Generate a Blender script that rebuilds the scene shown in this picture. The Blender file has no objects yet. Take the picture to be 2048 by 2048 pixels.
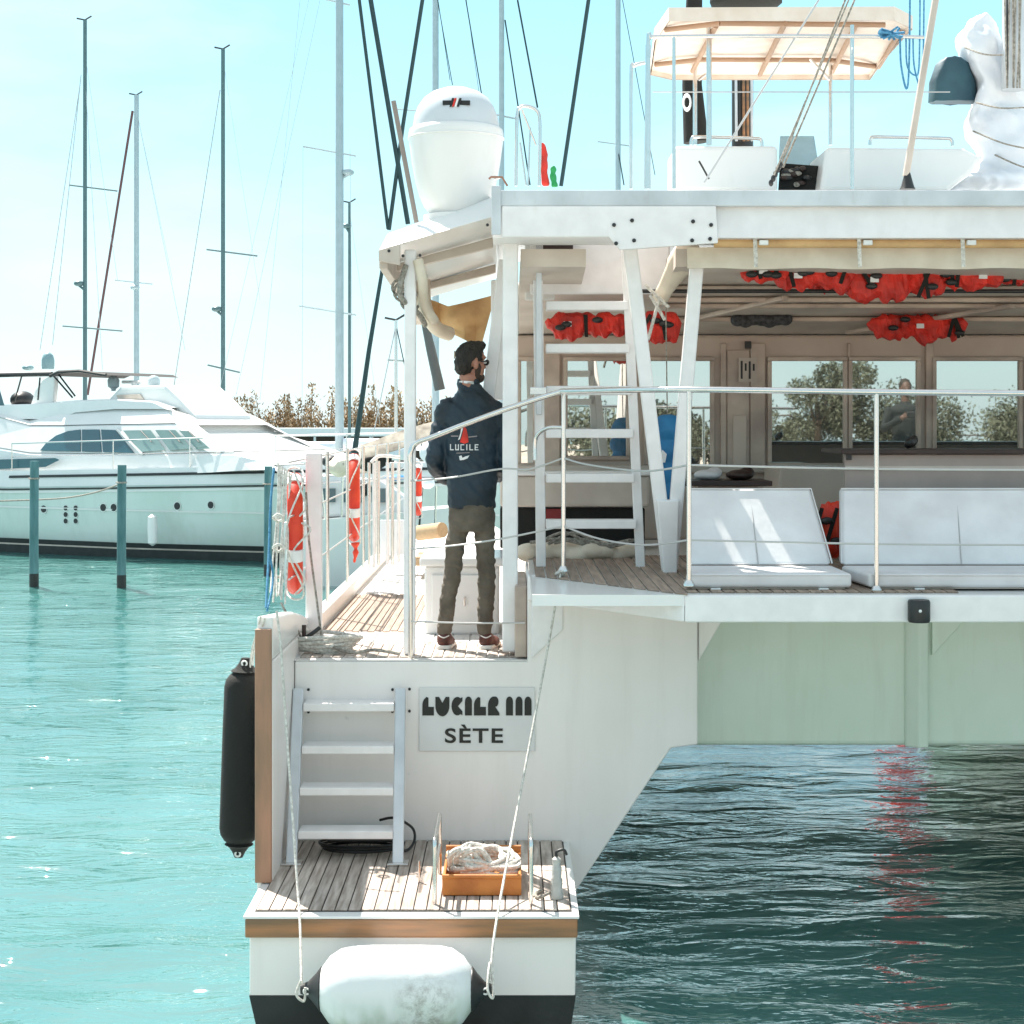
import bpy, bmesh, math, random
from mathutils import Vector, Matrix, noise
from mathutils.bvhtree import BVHTree
random.seed(7)
S = bpy.context.scene
COL = S.collection
R = math.radians
# ------------------------------------------------------------------ camera, sky, sun, exposure
EYE = 2.9; F = 3413.0; HZ = 850.0
cam_d = bpy.data.cameras.new('camera'); cam = bpy.data.objects.new('camera', cam_d); COL.objects.link(cam)
cam.location = (0, 0, EYE); cam.rotation_euler = (R(90), 0, 0)
cam_d.sensor_width = 36; cam_d.lens = F/2048*36; cam_d.shift_y = (HZ-1024)/2048
cam_d.clip_start = .05; cam_d.clip_end = 6000
S.camera = cam
SUN = Vector((-.38, .56, 1.0)).normalized()
world = bpy.data.worlds.new('World'); S.world = world; world.use_nodes = True
wn = world.node_tree; wn.nodes.clear()
def N(t, k, **kw):
    n = t.nodes.new(k)
    for a, b in kw.items():
        if hasattr(n, a): setattr(n, a, b)
        else: n.inputs[a.replace('_', ' ')].default_value = b
    return n
sky = N(wn, 'ShaderNodeTexSky'); sky.sky_type = 'NISHITA'; sky.sun_disc = False
sky.sun_elevation = math.asin(SUN.z); sky.sun_rotation = math.atan2(SUN.x, SUN.y)
sky.air_density = 1.0; sky.dust_density = 1.2; sky.ozone_density = 1.0
tint = N(wn, 'ShaderNodeHueSaturation'); tint.inputs['Saturation'].default_value = .75; tint.inputs['Value'].default_value = .9
tc = N(wn, 'ShaderNodeTexCoord'); mp = N(wn, 'ShaderNodeMapping'); mp.inputs['Scale'].default_value = (1.6, 1.6, 5)
mp.inputs['Location'].default_value = (.35, 0, .2)
cn = N(wn, 'ShaderNodeTexNoise'); cn.inputs['Scale'].default_value = 2.2; cn.inputs['Detail'].default_value = 6; cn.inputs['Roughness'].default_value = .5
cr = N(wn, 'ShaderNodeValToRGB'); cr.color_ramp.elements[0].position = .48; cr.color_ramp.elements[1].position = .78
cr.color_ramp.elements[1].color = (.8, .8, .8, 1)
cm = N(wn, 'ShaderNodeMix', data_type='RGBA'); cm.inputs[7].default_value = (4.0, 4.8, 4.95, 1)
sep = N(wn, 'ShaderNodeSeparateXYZ'); er = N(wn, 'ShaderNodeValToRGB'); e = er.color_ramp.elements
e[0].position = 0; e[0].color = (.37, .46, .475, 1); e[1].position = 1; e[1].color = (.40, .43, .455, 1)
for ps, cl in ((.03, (.34, .455, .475, 1)), (.10, (.25, .44, .48, 1)), (.25, (.175, .405, .48, 1)), (.45, (.29, .395, .44, 1))):
    q = er.color_ramp.elements.new(ps); q.color = cl
sc = N(wn, 'ShaderNodeMix', data_type='RGBA', blend_type='MULTIPLY'); sc.inputs[0].default_value = 1; sc.inputs[7].default_value = (9.2, 9.3, 9.4, 1)
hz = N(wn, 'ShaderNodeMix', data_type='RGBA'); hz.inputs[0].default_value = .82
bg = N(wn, 'ShaderNodeBackground'); bg.inputs['Strength'].default_value = .1
wo = N(wn, 'ShaderNodeOutputWorld')
L = wn.links.new
L(sky.outputs[0], tint.inputs['Color']); L(tint.outputs[0], hz.inputs[6]); L(tc.outputs['Generated'], sep.inputs[0]); L(sep.outputs['Z'], er.inputs[0]); L(er.outputs[0], sc.inputs[6]); L(sc.outputs[2], hz.inputs[7]); L(hz.outputs[2], cm.inputs[6])
L(tc.outputs['Generated'], mp.inputs[0]); L(mp.outputs[0], cn.inputs['Vector']); L(cn.outputs['Fac'], cr.inputs[0])
L(cr.outputs[0], cm.inputs[0]); L(cm.outputs[2], bg.inputs['Color']); L(bg.outputs[0], wo.inputs[0])
sl = bpy.data.lights.new('sun', 'SUN'); sl.energy = 4.4; sl.angle = R(.5); sl.color = (1, .94, .86)
so = bpy.data.objects.new('sun', sl); COL.objects.link(so); so.rotation_euler = SUN.to_track_quat('Z', 'Y').to_euler()
S.render.engine = 'CYCLES'
S.view_settings.view_transform = 'Standard'; S.view_settings.look = 'None'; S.view_settings.gamma = 1
S.view_settings.use_curve_mapping = False; S.view_settings.exposure = 1.42
S.cycles.max_bounces = 8; S.cycles.diffuse_bounces = 4

# ------------------------------------------------------------------ materials
MATS = {}
def mat(name, col, rough=.5, metal=0, var=.06, vscale=6, bump=0, bscale=60, col2=None, spec=.5, stretch=(1, 1, 1), coat=0, sss=0, trans=0, alpha=1, lo=.35, hi=.65, det=4, coords='Object'):
    if name in MATS: return MATS[name]
    m = bpy.data.materials.new(name); m.use_nodes = True; t = m.node_tree
    b = t.nodes['Principled BSDF']
    b.inputs['Roughness'].default_value = rough; b.inputs['Metallic'].default_value = metal
    b.inputs['Specular IOR Level'].default_value = spec
    b.inputs['Coat Weight'].default_value = coat; b.inputs['Coat Roughness'].default_value = .1
    b.inputs['Transmission Weight'].default_value = trans; b.inputs['Alpha'].default_value = alpha
    tc = t.nodes.new('ShaderNodeTexCoord'); mp = t.nodes.new('ShaderNodeMapping'); mp.inputs['Scale'].default_value = stretch
    t.links.new(tc.outputs[coords], mp.inputs[0])
    n = t.nodes.new('ShaderNodeTexNoise'); n.inputs['Scale'].default_value = vscale; n.inputs['Detail'].default_value = det
    t.links.new(mp.outputs[0], n.inputs['Vector'])
    r = t.nodes.new('ShaderNodeValToRGB'); r.color_ramp.elements[0].position = lo; r.color_ramp.elements[1].position = hi
    c2 = col2 or tuple(min(1, c*(1-var*2)) for c in col)
    r.color_ramp.elements[0].color = (*c2, 1); r.color_ramp.elements[1].color = (*col, 1)
    t.links.new(n.outputs['Fac'], r.inputs[0])
    oi = t.nodes.new('ShaderNodeObjectInfo'); hv = t.nodes.new('ShaderNodeHueSaturation')
    mr = t.nodes.new('ShaderNodeMapRange'); mr.inputs['To Min'].default_value = 1-var; mr.inputs['To Max'].default_value = 1+var*.6
    t.links.new(oi.outputs['Random'], mr.inputs[0]); t.links.new(mr.outputs[0], hv.inputs['Value'])
    t.links.new(r.outputs[0], hv.inputs['Color']); t.links.new(hv.outputs[0], b.inputs['Base Color'])
    if bump:
        n2 = t.nodes.new('ShaderNodeTexNoise'); n2.inputs['Scale'].default_value = bscale; n2.inputs['Detail'].default_value = 5
        t.links.new(mp.outputs[0], n2.inputs['Vector'])
        bp = t.nodes.new('ShaderNodeBump'); bp.inputs['Strength'].default_value = bump; bp.inputs['Distance'].default_value = .01
        t.links.new(n2.outputs['Fac'], bp.inputs['Height']); t.links.new(bp.outputs[0], b.inputs['Normal'])
    MATS[name] = m
    return m
WHITE = mat('white_gelcoat', (.80, .79, .77), .28, var=.03, vscale=1.4, bump=.05, bscale=3, coat=.2, col2=(.74, .735, .72))
HULLW = mat('hull_gelcoat', (.87, .82, .79), .35, var=.02, vscale=2.5, bump=.06, bscale=2.2, stretch=(1, 1, .35), col2=(.80, .75, .715), lo=.3, hi=.62, det=7)
PAINT = mat('white_paint', (.86, .83, .82), .35, var=.03, vscale=9, bump=.1, bscale=30, col2=(.79, .76, .75))
DECKW = mat('white_nonskid', (.76, .74, .71), .7, var=.05, vscale=12, bump=.5, bscale=220, col2=(.66, .63, .60))
CREAM = mat('cream_liner', (.62, .54, .47), .6, var=.04, vscale=3, bump=.1, bscale=12, col2=(.50, .42, .36))
TAN = mat('tan_cabin_wall', (.62, .51, .43), .45, var=.05, vscale=2.2, bump=.06, bscale=10, col2=(.53, .42, .35))
TAN2 = mat('tan_cabin_trim', (.62, .50, .41), .45, var=.05, vscale=4, col2=(.40, .31, .26))
TEAK = mat('teak', (.40, .30, .23), .75, var=.20, vscale=7, bump=.35, bscale=40, stretch=(6, .5, 6), col2=(.25, .185, .145))
UNDER = mat('underside_water_bounce', (.76, .84, .74), .3, var=.02, vscale=1.5, bump=.05, bscale=3, col2=(.68, .78, .66))  # green light bounced up from the water is put into this colour
TEAKG = mat('weathered_teak', (.60, .52, .46), .8, var=.18, vscale=7, bump=.35, bscale=40, stretch=(6, .5, 6), col2=(.33, .265, .22))
CAULK = mat('black_caulk', (.05, .045, .04), .8)
WOOD = mat('varnished_wood', (.40, .18, .075), .4, var=.05, vscale=3, bump=.2, bscale=25, stretch=(.7, 3, 8), col2=(.20, .115, .06), coat=.15, det=9)
RUB = mat('brown_rubbing_strip', (.42, .21, .13), .5, var=.05, vscale=4, bump=.1, bscale=30, col2=(.27, .16, .10), stretch=(3, 3, .6))
STEEL = mat('stainless_steel', (.72, .70, .68), .22, 1, var=.03, vscale=30)
WIRE = mat('steel_wire', (.55, .54, .53), .4, .6, var=.03)
ALU = mat('painted_aluminium', (.66, .68, .70), .35, .2, var=.03, vscale=3, col2=(.5, .52, .54))
DMAST = mat('dark_mast', (.10, .17, .18), .4, .1, var=.05)
LMAST = mat('pale_mast', (.42, .50, .53), .4, .2, var=.05)
BLACK = mat('black_plastic', (.02, .02, .02), .45, bump=.1, bscale=40)
BLACKN = mat('black_neoprene', (.010, .010, .008), .85, var=.1, vscale=14, bump=.4, bscale=180, col2=(.01, .01, .008))
BROWNB = mat('brown_black_leather', (.05, .025, .02), .5, var=.2)
ROPE = mat('white_rope', (.78, .75, .69), .8, var=.05, vscale=60, bump=.8, bscale=120, col2=(.5, .47, .42))
ROPEG = mat('grey_rope', (.42, .39, .34), .85, var=.1, vscale=60, bump=.9, bscale=120, col2=(.2, .18, .15))
ROPEB = mat('blue_rope', (.10, .33, .52), .8, var=.05, vscale=60, bump=.8, bscale=120, col2=(.05, .2, .36))
ROPED = mat('dark_stay', (.015, .045, .05), .6, var=.05)
RED = mat('red_fabric', (.80, .035, .018), .6, var=.1, vscale=9, bump=.6, bscale=22, col2=(.42, .02, .012))
ORANGE = mat('orange_buoy', (.78, .06, .015), .5, var=.05, vscale=9, bump=.2, bscale=30, col2=(.66, .03, .012))
GREEN = mat('green_fabric', (.02, .33, .09), .7, bump=.5, bscale=20)
BLUEF = mat('blue_bag_fabric', (.02, .20, .42), .6, bump=.5, bscale=14, col2=(.01, .12, .28))
CANVAS = mat('beige_canvas', (.76, .67, .59), .8, var=.04, vscale=7, bump=.35, bscale=25, col2=(.68, .57, .48))
CANVO = mat('tan_canvas', (.66, .42, .20), .8, var=.04, vscale=7, bump=.5, bscale=12, col2=(.5, .3, .14))
CANVC = mat('cream_canvas', (.74, .66, .54), .75, var=.04, vscale=5, bump=.3, bscale=14, col2=(.62, .53, .42))
VINYL = mat('white_vinyl_cushion', (.74, .73, .73), .5, var=.03, vscale=4, bump=.15, bscale=20, col2=(.64, .62, .62))
CRATEM = mat('orange_crate_plastic', (.55, .20, .04), .5, var=.05, vscale=7, bump=.2, bscale=25, col2=(.42, .13, .025))
FBAG = mat('dark_teal_cover', (.035, .10, .13), .6, bump=.8, bscale=9, col2=(.02, .06, .085))
SAIL = mat('white_sailcloth', (.80, .81, .83), .95, var=.03, vscale=4, bump=.5, bscale=7, col2=(.70, .74, .80))
GLASSW = mat('mirror_window_glass', (.66, .68, .64), .012, .92, var=.0, vscale=2, bump=.012, bscale=3)
TINTG = mat('tinted_glass', (.02, .10, .13), .06, .0, var=.05, spec=.9)
WSHG = mat('windscreen_glass', (.30, .42, .40), .08, .4, var=.05, vscale=1, col2=(.2, .3, .28))
SCREEN = mat('blue_acrylic_screen', (.25, .45, .55), .12, .0, spec=.8)
YHULL = mat('yacht_hull_gelcoat', (.66, .72, .68), .22, var=.02, vscale=.6, coat=.5, col2=(.55, .65, .59))
BOOT = mat('dark_antifouling', (.025, .03, .03), .7, var=.1, vscale=5, bump=.3, bscale=30, col2=(.015, .02, .018))
REDL = mat('brown_red_boot', (.10, .035, .03), .6)
PILE = mat('weathered_blue_pile', (.12, .24, .25), .8, var=.1, vscale=3, bump=.8, bscale=14, stretch=(3, 3, .5), col2=(.06, .15, .155))
PILEW = mat('wet_black_pile', (.02, .022, .02), .5, bump=.8, bscale=20)
CONC = mat('quay_concrete', (.68, .57, .49), .85, var=.05, vscale=1.5, bump=.5, bscale=15, col2=(.38, .33, .28))
SKIN = mat('skin', (.42, .20, .13), .5, var=.03, vscale=12, col2=(.36, .15, .10))
HAIR = mat('dark_hair', (.025, .018, .012), .7, var=.1, vscale=40, bump=1, bscale=90, stretch=(1, 1, .4), col2=(.012, .009, .006))
JACK = mat('navy_jacket', (.008, .026, .044), .55, var=.05, vscale=5, bump=.5, bscale=9, col2=(.005, .014, .020))
TROU = mat('olive_brown_trousers', (.145, .12, .092), .85, var=.08, vscale=9, bump=.7, bscale=26, col2=(.085, .07, .052))
SHOE = mat('dark_red_shoe', (.13, .03, .022), .6, var=.1, vscale=30, col2=(.05, .018, .014))
SOLE = mat('white_sole', (.75, .72, .68), .6)
INK = mat('black_lettering', (.008, .009, .007), .5)
PLATE = mat('grey_name_panel', (.70, .69, .68), .4, var=.02, vscale=3)
WHITEP = mat('white_print', (.8, .8, .8), .6)
SHRUB = mat('dry_brown_reeds', (.46, .32, .19), .9, var=.25, vscale=.9, col2=(.20, .15, .08))
TREEG = mat('dark_green_foliage', (.12, .13, .09), .9, var=.25, vscale=2, col2=(.06, .07, .042))
BARK = mat('bark', (.10, .075, .055), .9)
LAND = mat('dry_ground', (.20, .16, .10), .95, var=.1, vscale=.2, col2=(.10, .09, .05))

def weather(m, col, amt, st, sc, lo, hi, rough=None):
    # streaks and grime mixed over the base colour
    t = m.node_tree; b = t.nodes['Principled BSDF']; src = b.inputs['Base Color'].links[0].from_socket
    g = t.nodes.new('ShaderNodeNewGeometry'); mp = t.nodes.new('ShaderNodeMapping'); mp.inputs['Scale'].default_value = st; t.links.new(g.outputs['Position'], mp.inputs[0])
    n = t.nodes.new('ShaderNodeTexNoise'); n.inputs['Scale'].default_value = sc; n.inputs['Detail'].default_value = 8; n.inputs['Roughness'].default_value = .65; t.links.new(mp.outputs[0], n.inputs['Vector'])
    r = t.nodes.new('ShaderNodeMapRange'); r.inputs['From Min'].default_value = lo; r.inputs['From Max'].default_value = hi; r.inputs['To Max'].default_value = amt; t.links.new(n.outputs['Fac'], r.inputs[0])
    x = t.nodes.new('ShaderNodeMix'); x.data_type = 'RGBA'; x.inputs[7].default_value = (*col, 1); t.links.new(r.outputs[0], x.inputs[0]); t.links.new(src, x.inputs[6]); t.links.new(x.outputs[2], b.inputs['Base Color'])
weather(HULLW, (.48, .42, .34), .16, (5, 5, .35), 2.2, .52, .80)
weather(HULLW, (.25, .22, .18), .30, (1, 1, 1), 9, .70, .80)
weather(PAINT, (.50, .42, .35), .18, (2, 2, 1), 5, .58, .80)
weather(WHITE, (.50, .45, .38), .16, (2, 2, .6), 4, .58, .82)
weather(ALU, (.40, .38, .35), .4, (3, 3, 1), 6, .58, .8)
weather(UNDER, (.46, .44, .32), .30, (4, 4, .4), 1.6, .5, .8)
weather(TEAKG, (.20, .17, .15), .5, (1, 1, 1), 4, .55, .8)
weather(YHULL, (.42, .46, .40), .4, (2, 2, .4), 1.0, .5, .8)
weather(VINYL, (.52, .50, .48), .4, (1, 1, 1), 3, .52, .8)

# ------------------------------------------------------------------ geometry helpers
def P(px, py, d): return Vector(((px-1024)/F*d, d, EYE-(py-HZ)/F*d))
def X(px, d): return (px-1024)/F*d
def Z(py, d): return EYE-(py-HZ)/F*d
def worldloc(o):
    v = Vector((0, 0, 0))
    while o: v += o.location; o = o.parent
    return v
def tag(o, label=None, cat=None, group=None, kind=None):
    if label: o['label'] = label
    if cat: o['category'] = cat
    if group: o['group'] = group
    if kind: o['kind'] = kind
    return o
def thing(name, label, cat, loc=(0, 0, 0), group=None):
    o = bpy.data.objects.new(name, None); COL.objects.link(o); o.location = loc; o.empty_display_size = .2
    return tag(o, label, cat, group)
def spline(pts, n=6):
    pts = [Vector(p) for p in pts]; out = []
    for i in range(len(pts)-1):
        p0 = pts[max(i-1, 0)]; p1 = pts[i]; p2 = pts[i+1]; p3 = pts[min(i+2, len(pts)-1)]
        for k in range(n):
            t = k/n
            out.append(.5*((2*p1)+(p2-p0)*t+(2*p0-5*p1+4*p2-p3)*t*t+(3*p1-p0-3*p2+p3)*t**3))
    out.append(pts[-1]); return out
class MB:
    def __init__(s): s.v = []; s.f = []
    def add(s, vs, fs):
        b = len(s.v); s.v += [Vector(v) for v in vs]; s.f += [tuple(i+b for i in f) for f in fs]; return s
    def box(s, x0, x1, y0, y1, z0, z1):
        return s.add([(x, y, z) for z in (z0, z1) for y in (y0, y1) for x in (x0, x1)],
                     [(0, 2, 3, 1), (4, 5, 7, 6), (0, 1, 5, 4), (1, 3, 7, 5), (3, 2, 6, 7), (2, 0, 4, 6)])
    def hexa(s, a):   # 8 points: bottom 4 ccw, top 4 ccw
        return s.add(a, [(3, 2, 1, 0), (4, 5, 6, 7), (0, 1, 5, 4), (1, 2, 6, 5), (2, 3, 7, 6), (3, 0, 4, 7)])
    def prism(s, poly, y0, y1):   # poly in (x,z)
        n = len(poly)
        return s.add([(x, y0, z) for x, z in poly]+[(x, y1, z) for x, z in poly],
                     [tuple(range(n)), tuple(range(2*n-1, n-1, -1))]+[(i, i+n, (i+1) % n+n, (i+1) % n) for i in range(n)])
    def prismz(s, poly, z0, z1):
        n = len(poly)
        return s.add([(x, y, z0) for x, y in poly]+[(x, y, z1) for x, y in poly],
                     [tuple(range(n-1, -1, -1)), tuple(range(n, 2*n))]+[(i, (i+1) % n, (i+1) % n+n, i+n) for i in range(n)])
    def prismx(s, poly, x0, x1):  # poly in (y,z)
        n = len(poly)
        return s.add([(x0, y, z) for y, z in poly]+[(x1, y, z) for y, z in poly],
                     [tuple(range(n)), tuple(range(2*n-1, n-1, -1))]+[(i, i+n, (i+1) % n+n, (i+1) % n) for i in range(n)])
    def loft(s, rings, cap=True, closed=True):
        n = len(rings[0]); vs = [p for r in rings for p in r]; fs = []
        for k in range(len(rings)-1):
            for i in range(n if closed else n-1):
                j = (i+1) % n; fs.append((k*n+i, k*n+j, (k+1)*n+j, (k+1)*n+i))
        if cap: fs += [tuple(range(n-1, -1, -1)), tuple(range((len(rings)-1)*n, len(rings)*n))]
        return s.add(vs, fs)
    def tube(s, pts, r, n=8, flat=1):
        pts = [Vector(p) for p in pts]; rings = []; up = None
        rr = r if isinstance(r, (list, tuple)) else [r]*len(pts)
        for i, p in enumerate(pts):
            t = (pts[min(i+1, len(pts)-1)]-pts[max(i-1, 0)])
            if t.length < 1e-9: t = Vector((0, 0, 1))
            t.normalize()
            if up is None: up = t.orthogonal()
            up = (up-t*up.dot(t)); up = up.normalized() if up.length > 1e-6 else t.orthogonal()
            w = t.cross(up)
            rings.append([p+(up*math.cos(a)+w*math.sin(a)*flat)*rr[i] for a in [2*math.pi*k/n for k in range(n)]])
        return s.loft(rings)
    def bar(s, a, b, w, h, side=Vector((1, 0, 0))):  # rectangular bar from a to b; w along side
        a = Vector(a); b = Vector(b); t = (b-a).normalized(); u = (side-t*side.dot(t)).normalized(); v = t.cross(u)
        q = lambda p: [p-u*w/2-v*h/2, p+u*w/2-v*h/2, p+u*w/2+v*h/2, p-u*w/2+v*h/2]
        return s.loft([q(a), q(b)])
    def lathe(s, prof, c, n=24, axis='z'):
        rings = []
        for r, h in prof:
            ring = []
            for k in range(n):
                a = 2*math.pi*k/n; x, y = r*math.cos(a), r*math.sin(a)
                v = {'z': (x, y, h), 'x': (h, x, y), 'y': (x, h, y)}[axis]
                ring.append(Vector(c)+Vector(v))
            rings.append(ring)
        return s.loft(rings)
    def ell(s, c, r, rot=None, n=14, m=9):
        M = rot or Matrix.Identity(3); rings = []
        for j in range(m+1):
            th = math.pi*(j+.02)/(m+.04)
            rings.append([Vector(c)+M@Vector((r[0]*math.sin(th)*math.cos(a), r[1]*math.sin(th)*math.sin(a), r[2]*math.cos(th))) for a in [2*math.pi*k/n for k in range(n)]])
        return s.loft(rings)
    def torus(s, c, R0, r, n=32, m=10, axis='x', sc=(1, 1)):
        rings = []
        for k in range(n):
            a = 2*math.pi*k/n; ring = []
            for j in range(m):
                b = 2*math.pi*j/m; q = R0+r*math.cos(b); h = r*math.sin(b)
                u, v = q*math.cos(a)*sc[0], q*math.sin(a)*sc[1]
                ring.append(Vector(c)+Vector({'x': (h, u, v), 'z': (u, v, h), 'y': (u, h, v)}[axis]))
            rings.append(ring)
        rings.append(rings[0])
        return s.loft(rings, cap=False)
    def build(s, name, m, parent=None, smooth=False, bev=0, seg=2):
        off = worldloc(parent) if parent else Vector((0, 0, 0))
        me = bpy.data.meshes.new(name); me.from_pydata([v-off for v in s.v], [], s.f); me.update()
        bm = bmesh.new(); bm.from_mesh(me); bmesh.ops.recalc_face_normals(bm, faces=bm.faces); bm.to_mesh(me); bm.free()
        if m: me.materials.append(m)
        if smooth:
            me.shade_smooth()
            try: me.set_sharp_from_angle(angle=R(50))
            except Exception: pass
        o = bpy.data.objects.new(name, me); COL.objects.link(o); o.parent = parent
        if bev:
            md = o.modifiers.new('bevel', 'BEVEL'); md.width = bev; md.segments = seg; md.limit_method = 'ANGLE'; md.angle_limit = R(40)
        return o
def mb(): return MB()
def remeshed(builder, name, m, parent=None, voxel=.01, sm=3, push=None):
    o = builder.build(name, m, parent, False)
    a = o.modifiers.new('remesh', 'REMESH'); a.mode = 'VOXEL'; a.voxel_size = voxel
    if sm: b = o.modifiers.new('smooth', 'SMOOTH'); b.iterations = sm; b.factor = .6
    bpy.context.view_layer.update()
    dg = bpy.context.evaluated_depsgraph_get()
    me = bpy.data.meshes.new_from_object(o.evaluated_get(dg))
    o.modifiers.clear(); old = o.data; o.data = me; bpy.data.meshes.remove(old)
    if push:
        for v in me.vertices: v.co = push(v.co.copy(), v.normal.copy())
    me.shade_smooth()
    if not me.materials: me.materials.append(m)
    return o
def copy_tree(o, parent=None):
    c = o.copy(); COL.objects.link(c); c.parent = parent
    for ch in list(o.children): copy_tree(ch, c)
    return c
def cyl(a, b, r, name, m, parent, n=10):
    return mb().tube([a, b], r, n).build(name, m, parent, True)
# ------------------------------------------------------------------ water, quay, land
def steps(*segs):
    out = []
    for a, b, n in segs: out += [a+(b-a)*i/n for i in range(n)]
    out.append(segs[-1][1]); return out
def water():
    xs = steps((-2500, -300, 4), (-300, -40, 10), (-40, -14, 16), (-14, 9, 210), (9, 40, 20), (40, 300, 10), (300, 2500, 4))
    ys = steps((-300, 3, 6), (3, 7, 6), (7, 26, 230), (26, 48, 130), (48, 120, 60), (120, 400, 20), (400, 4500, 10))
    nx = len(xs); v = []
    for y in ys:
        fy = max(0, min(1, (y-5)/3))*max(0, min(1, (60-y)/20))
        for x in xs:
            z = 0
            if fy > 0 and -15 < x < 10:
                fx = min(1, (x+15)/3, (10-x)/3)
                q = Vector((x*.9, y*1.5, 0))
                wx = x+.8*noise.noise(Vector((x*.3, y*.3, 5)))
                z = .018*noise.noise(q)+.011*noise.noise(q*2.3+Vector((3, 1, 4)))
                z += .013*math.sin(3.1*y+.9*wx+3.5*noise.noise(Vector((x*.25, y*.35, 1))))
                z += .005*math.sin(6.3*y-2.1*wx+3*noise.noise(Vector((x*.5, y*.5, 2))))
                z *= fy*fx*(.6+.8*abs(noise.noise(Vector((x*.2, y*.15, 9)))))
            v.append((x, y, z))
    f = [(j*nx+i, j*nx+i+1, (j+1)*nx+i+1, (j+1)*nx+i) for j in range(len(ys)-1) for i in range(nx-1)]
    me = bpy.data.meshes.new('water'); me.from_pydata(v, [], f); me.shade_smooth()
    m = bpy.data.materials.new('harbour_water'); m.use_nodes = True; t = m.node_tree; b = t.nodes['Principled BSDF']
    b.inputs['Roughness'].default_value = .03; b.inputs['IOR'].default_value = 3.1; b.inputs['Specular IOR Level'].default_value = .5
    tc = t.nodes.new('ShaderNodeTexCoord')
    def noi(sc, st, det=3, rough=.5):
        mp = t.nodes.new('ShaderNodeMapping'); mp.inputs['Scale'].default_value = st; t.links.new(tc.outputs['Object'], mp.inputs[0])
        n = t.nodes.new('ShaderNodeTexNoise'); n.inputs['Scale'].default_value = sc; n.inputs['Detail'].default_value = det; n.inputs['Roughness'].default_value = rough
        n.inputs['Distortion'].default_value = .6
        t.links.new(mp.outputs[0], n.inputs['Vector']); return n.outputs['Fac']
    r = t.nodes.new('ShaderNodeValToRGB'); r.color_ramp.elements[0].color = (.004, .09, .08, 1); r.color_ramp.elements[1].color = (.09, .22, .205, 1)
    t.links.new(noi(.25, (1, 1, 1)), r.inputs[0]); t.links.new(r.outputs[0], b.inputs['Base Color'])
    b1 = t.nodes.new('ShaderNodeBump'); b1.inputs['Strength'].default_value = .9; b1.inputs['Distance'].default_value = .085
    t.links.new(noi(1.7, (.8, 1.9, 1), 4, .5), b1.inputs['Height'])
    mo = t.nodes.new('ShaderNodeMapRange'); mo.inputs['From Min'].default_value = .38; mo.inputs['From Max'].default_value = .62; mo.inputs['To Min'].default_value = .45; mo.inputs['To Max'].default_value = 1.0
    t.links.new(noi(.22, (1, 1.6, 1), 2, .5), mo.inputs[0]); t.links.new(mo.outputs[0], b1.inputs['Strength'])
    b2 = t.nodes.new('ShaderNodeBump'); b2.inputs['Strength'].default_value = .45; b2.inputs['Distance'].default_value = .012
    t.links.new(noi(8, (.9, 1.5, 1), 3, .55), b2.inputs['Height']); t.links.new(b1.outputs[0], b2.inputs['Normal'])
    t.links.new(b2.outputs[0], b.inputs['Normal'])
    me.materials.append(m); o = bpy.data.objects.new('water', me); COL.objects.link(o); o['kind'] = 'structure'
water()
q = mb().box(-60, 60, -80, 3.2, -1.5, 1.7).build('quay', CONC, None, False, .03); q['kind'] = 'structure'
# ------------------------------------------------------------------ catamaran
DT = 9.5
cat = thing('catamaran', 'large white sailing catamaran moored stern-to with teak swim platform and name plate', 'catamaran', (0, 9.5, 0))
def B(x0, x1, y0, y1, z0, z1, name, m, parent=cat, bev=.004, sm=False): return mb().box(x0, x1, y0, y1, z0, z1).build(name, m, parent, sm, bev)
# port hull: rear section polygon swept forward
sec = [(-1.21, -.4), (-1.21, 1.585), (.085, 1.585), (.085, 2.02), (1.02, 2.02), (1.035, 1.83), (1.035, 1.12), (.885, 1.10), (.36, .31), (.25, -.1), (.15, -.4)]
def scale_sec(k, dx=0, top=None): return [(x*k+dx, z) for x, z in sec]
m_ = mb(); rings = []
for y, k, dx in ((9.5, 1, 0), (11, 1, 0), (13, 1, 0), (16, .98, 0), (17.5, .8, -.1), (20, .55, -.2), (23, .2, -.4)):
    ring = []
    for x, z in sec:
        if y > 17 and x > .4: x = .4
        ring.append((x*k+dx, y, min(z, 1.585) if y > 12.3 else z))
    rings.append(ring)
hull = m_.loft(rings).build('hull', HULLW, cat, False, .012, 3)
# coachroof side face / moulded outer bulwark
mb().box(-1.295, -1.213, 8.655, 20, -.2, 1.70).build('hull_side', HULLW, cat, False, .015, 3)
w = mb().prismx([(8.655, 1.705), (10.4, 1.705), (9.9, 1.80), (9.5, 1.86), (8.655, 1.93)], -1.295, -1.213).build('bulwark', WHITE, cat, False, .015, 3)
mb().box(-1.300, -1.216, 8.622, 8.653, .585, 1.868).build('rubbing_strip', RUB, cat, False, .006)
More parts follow.
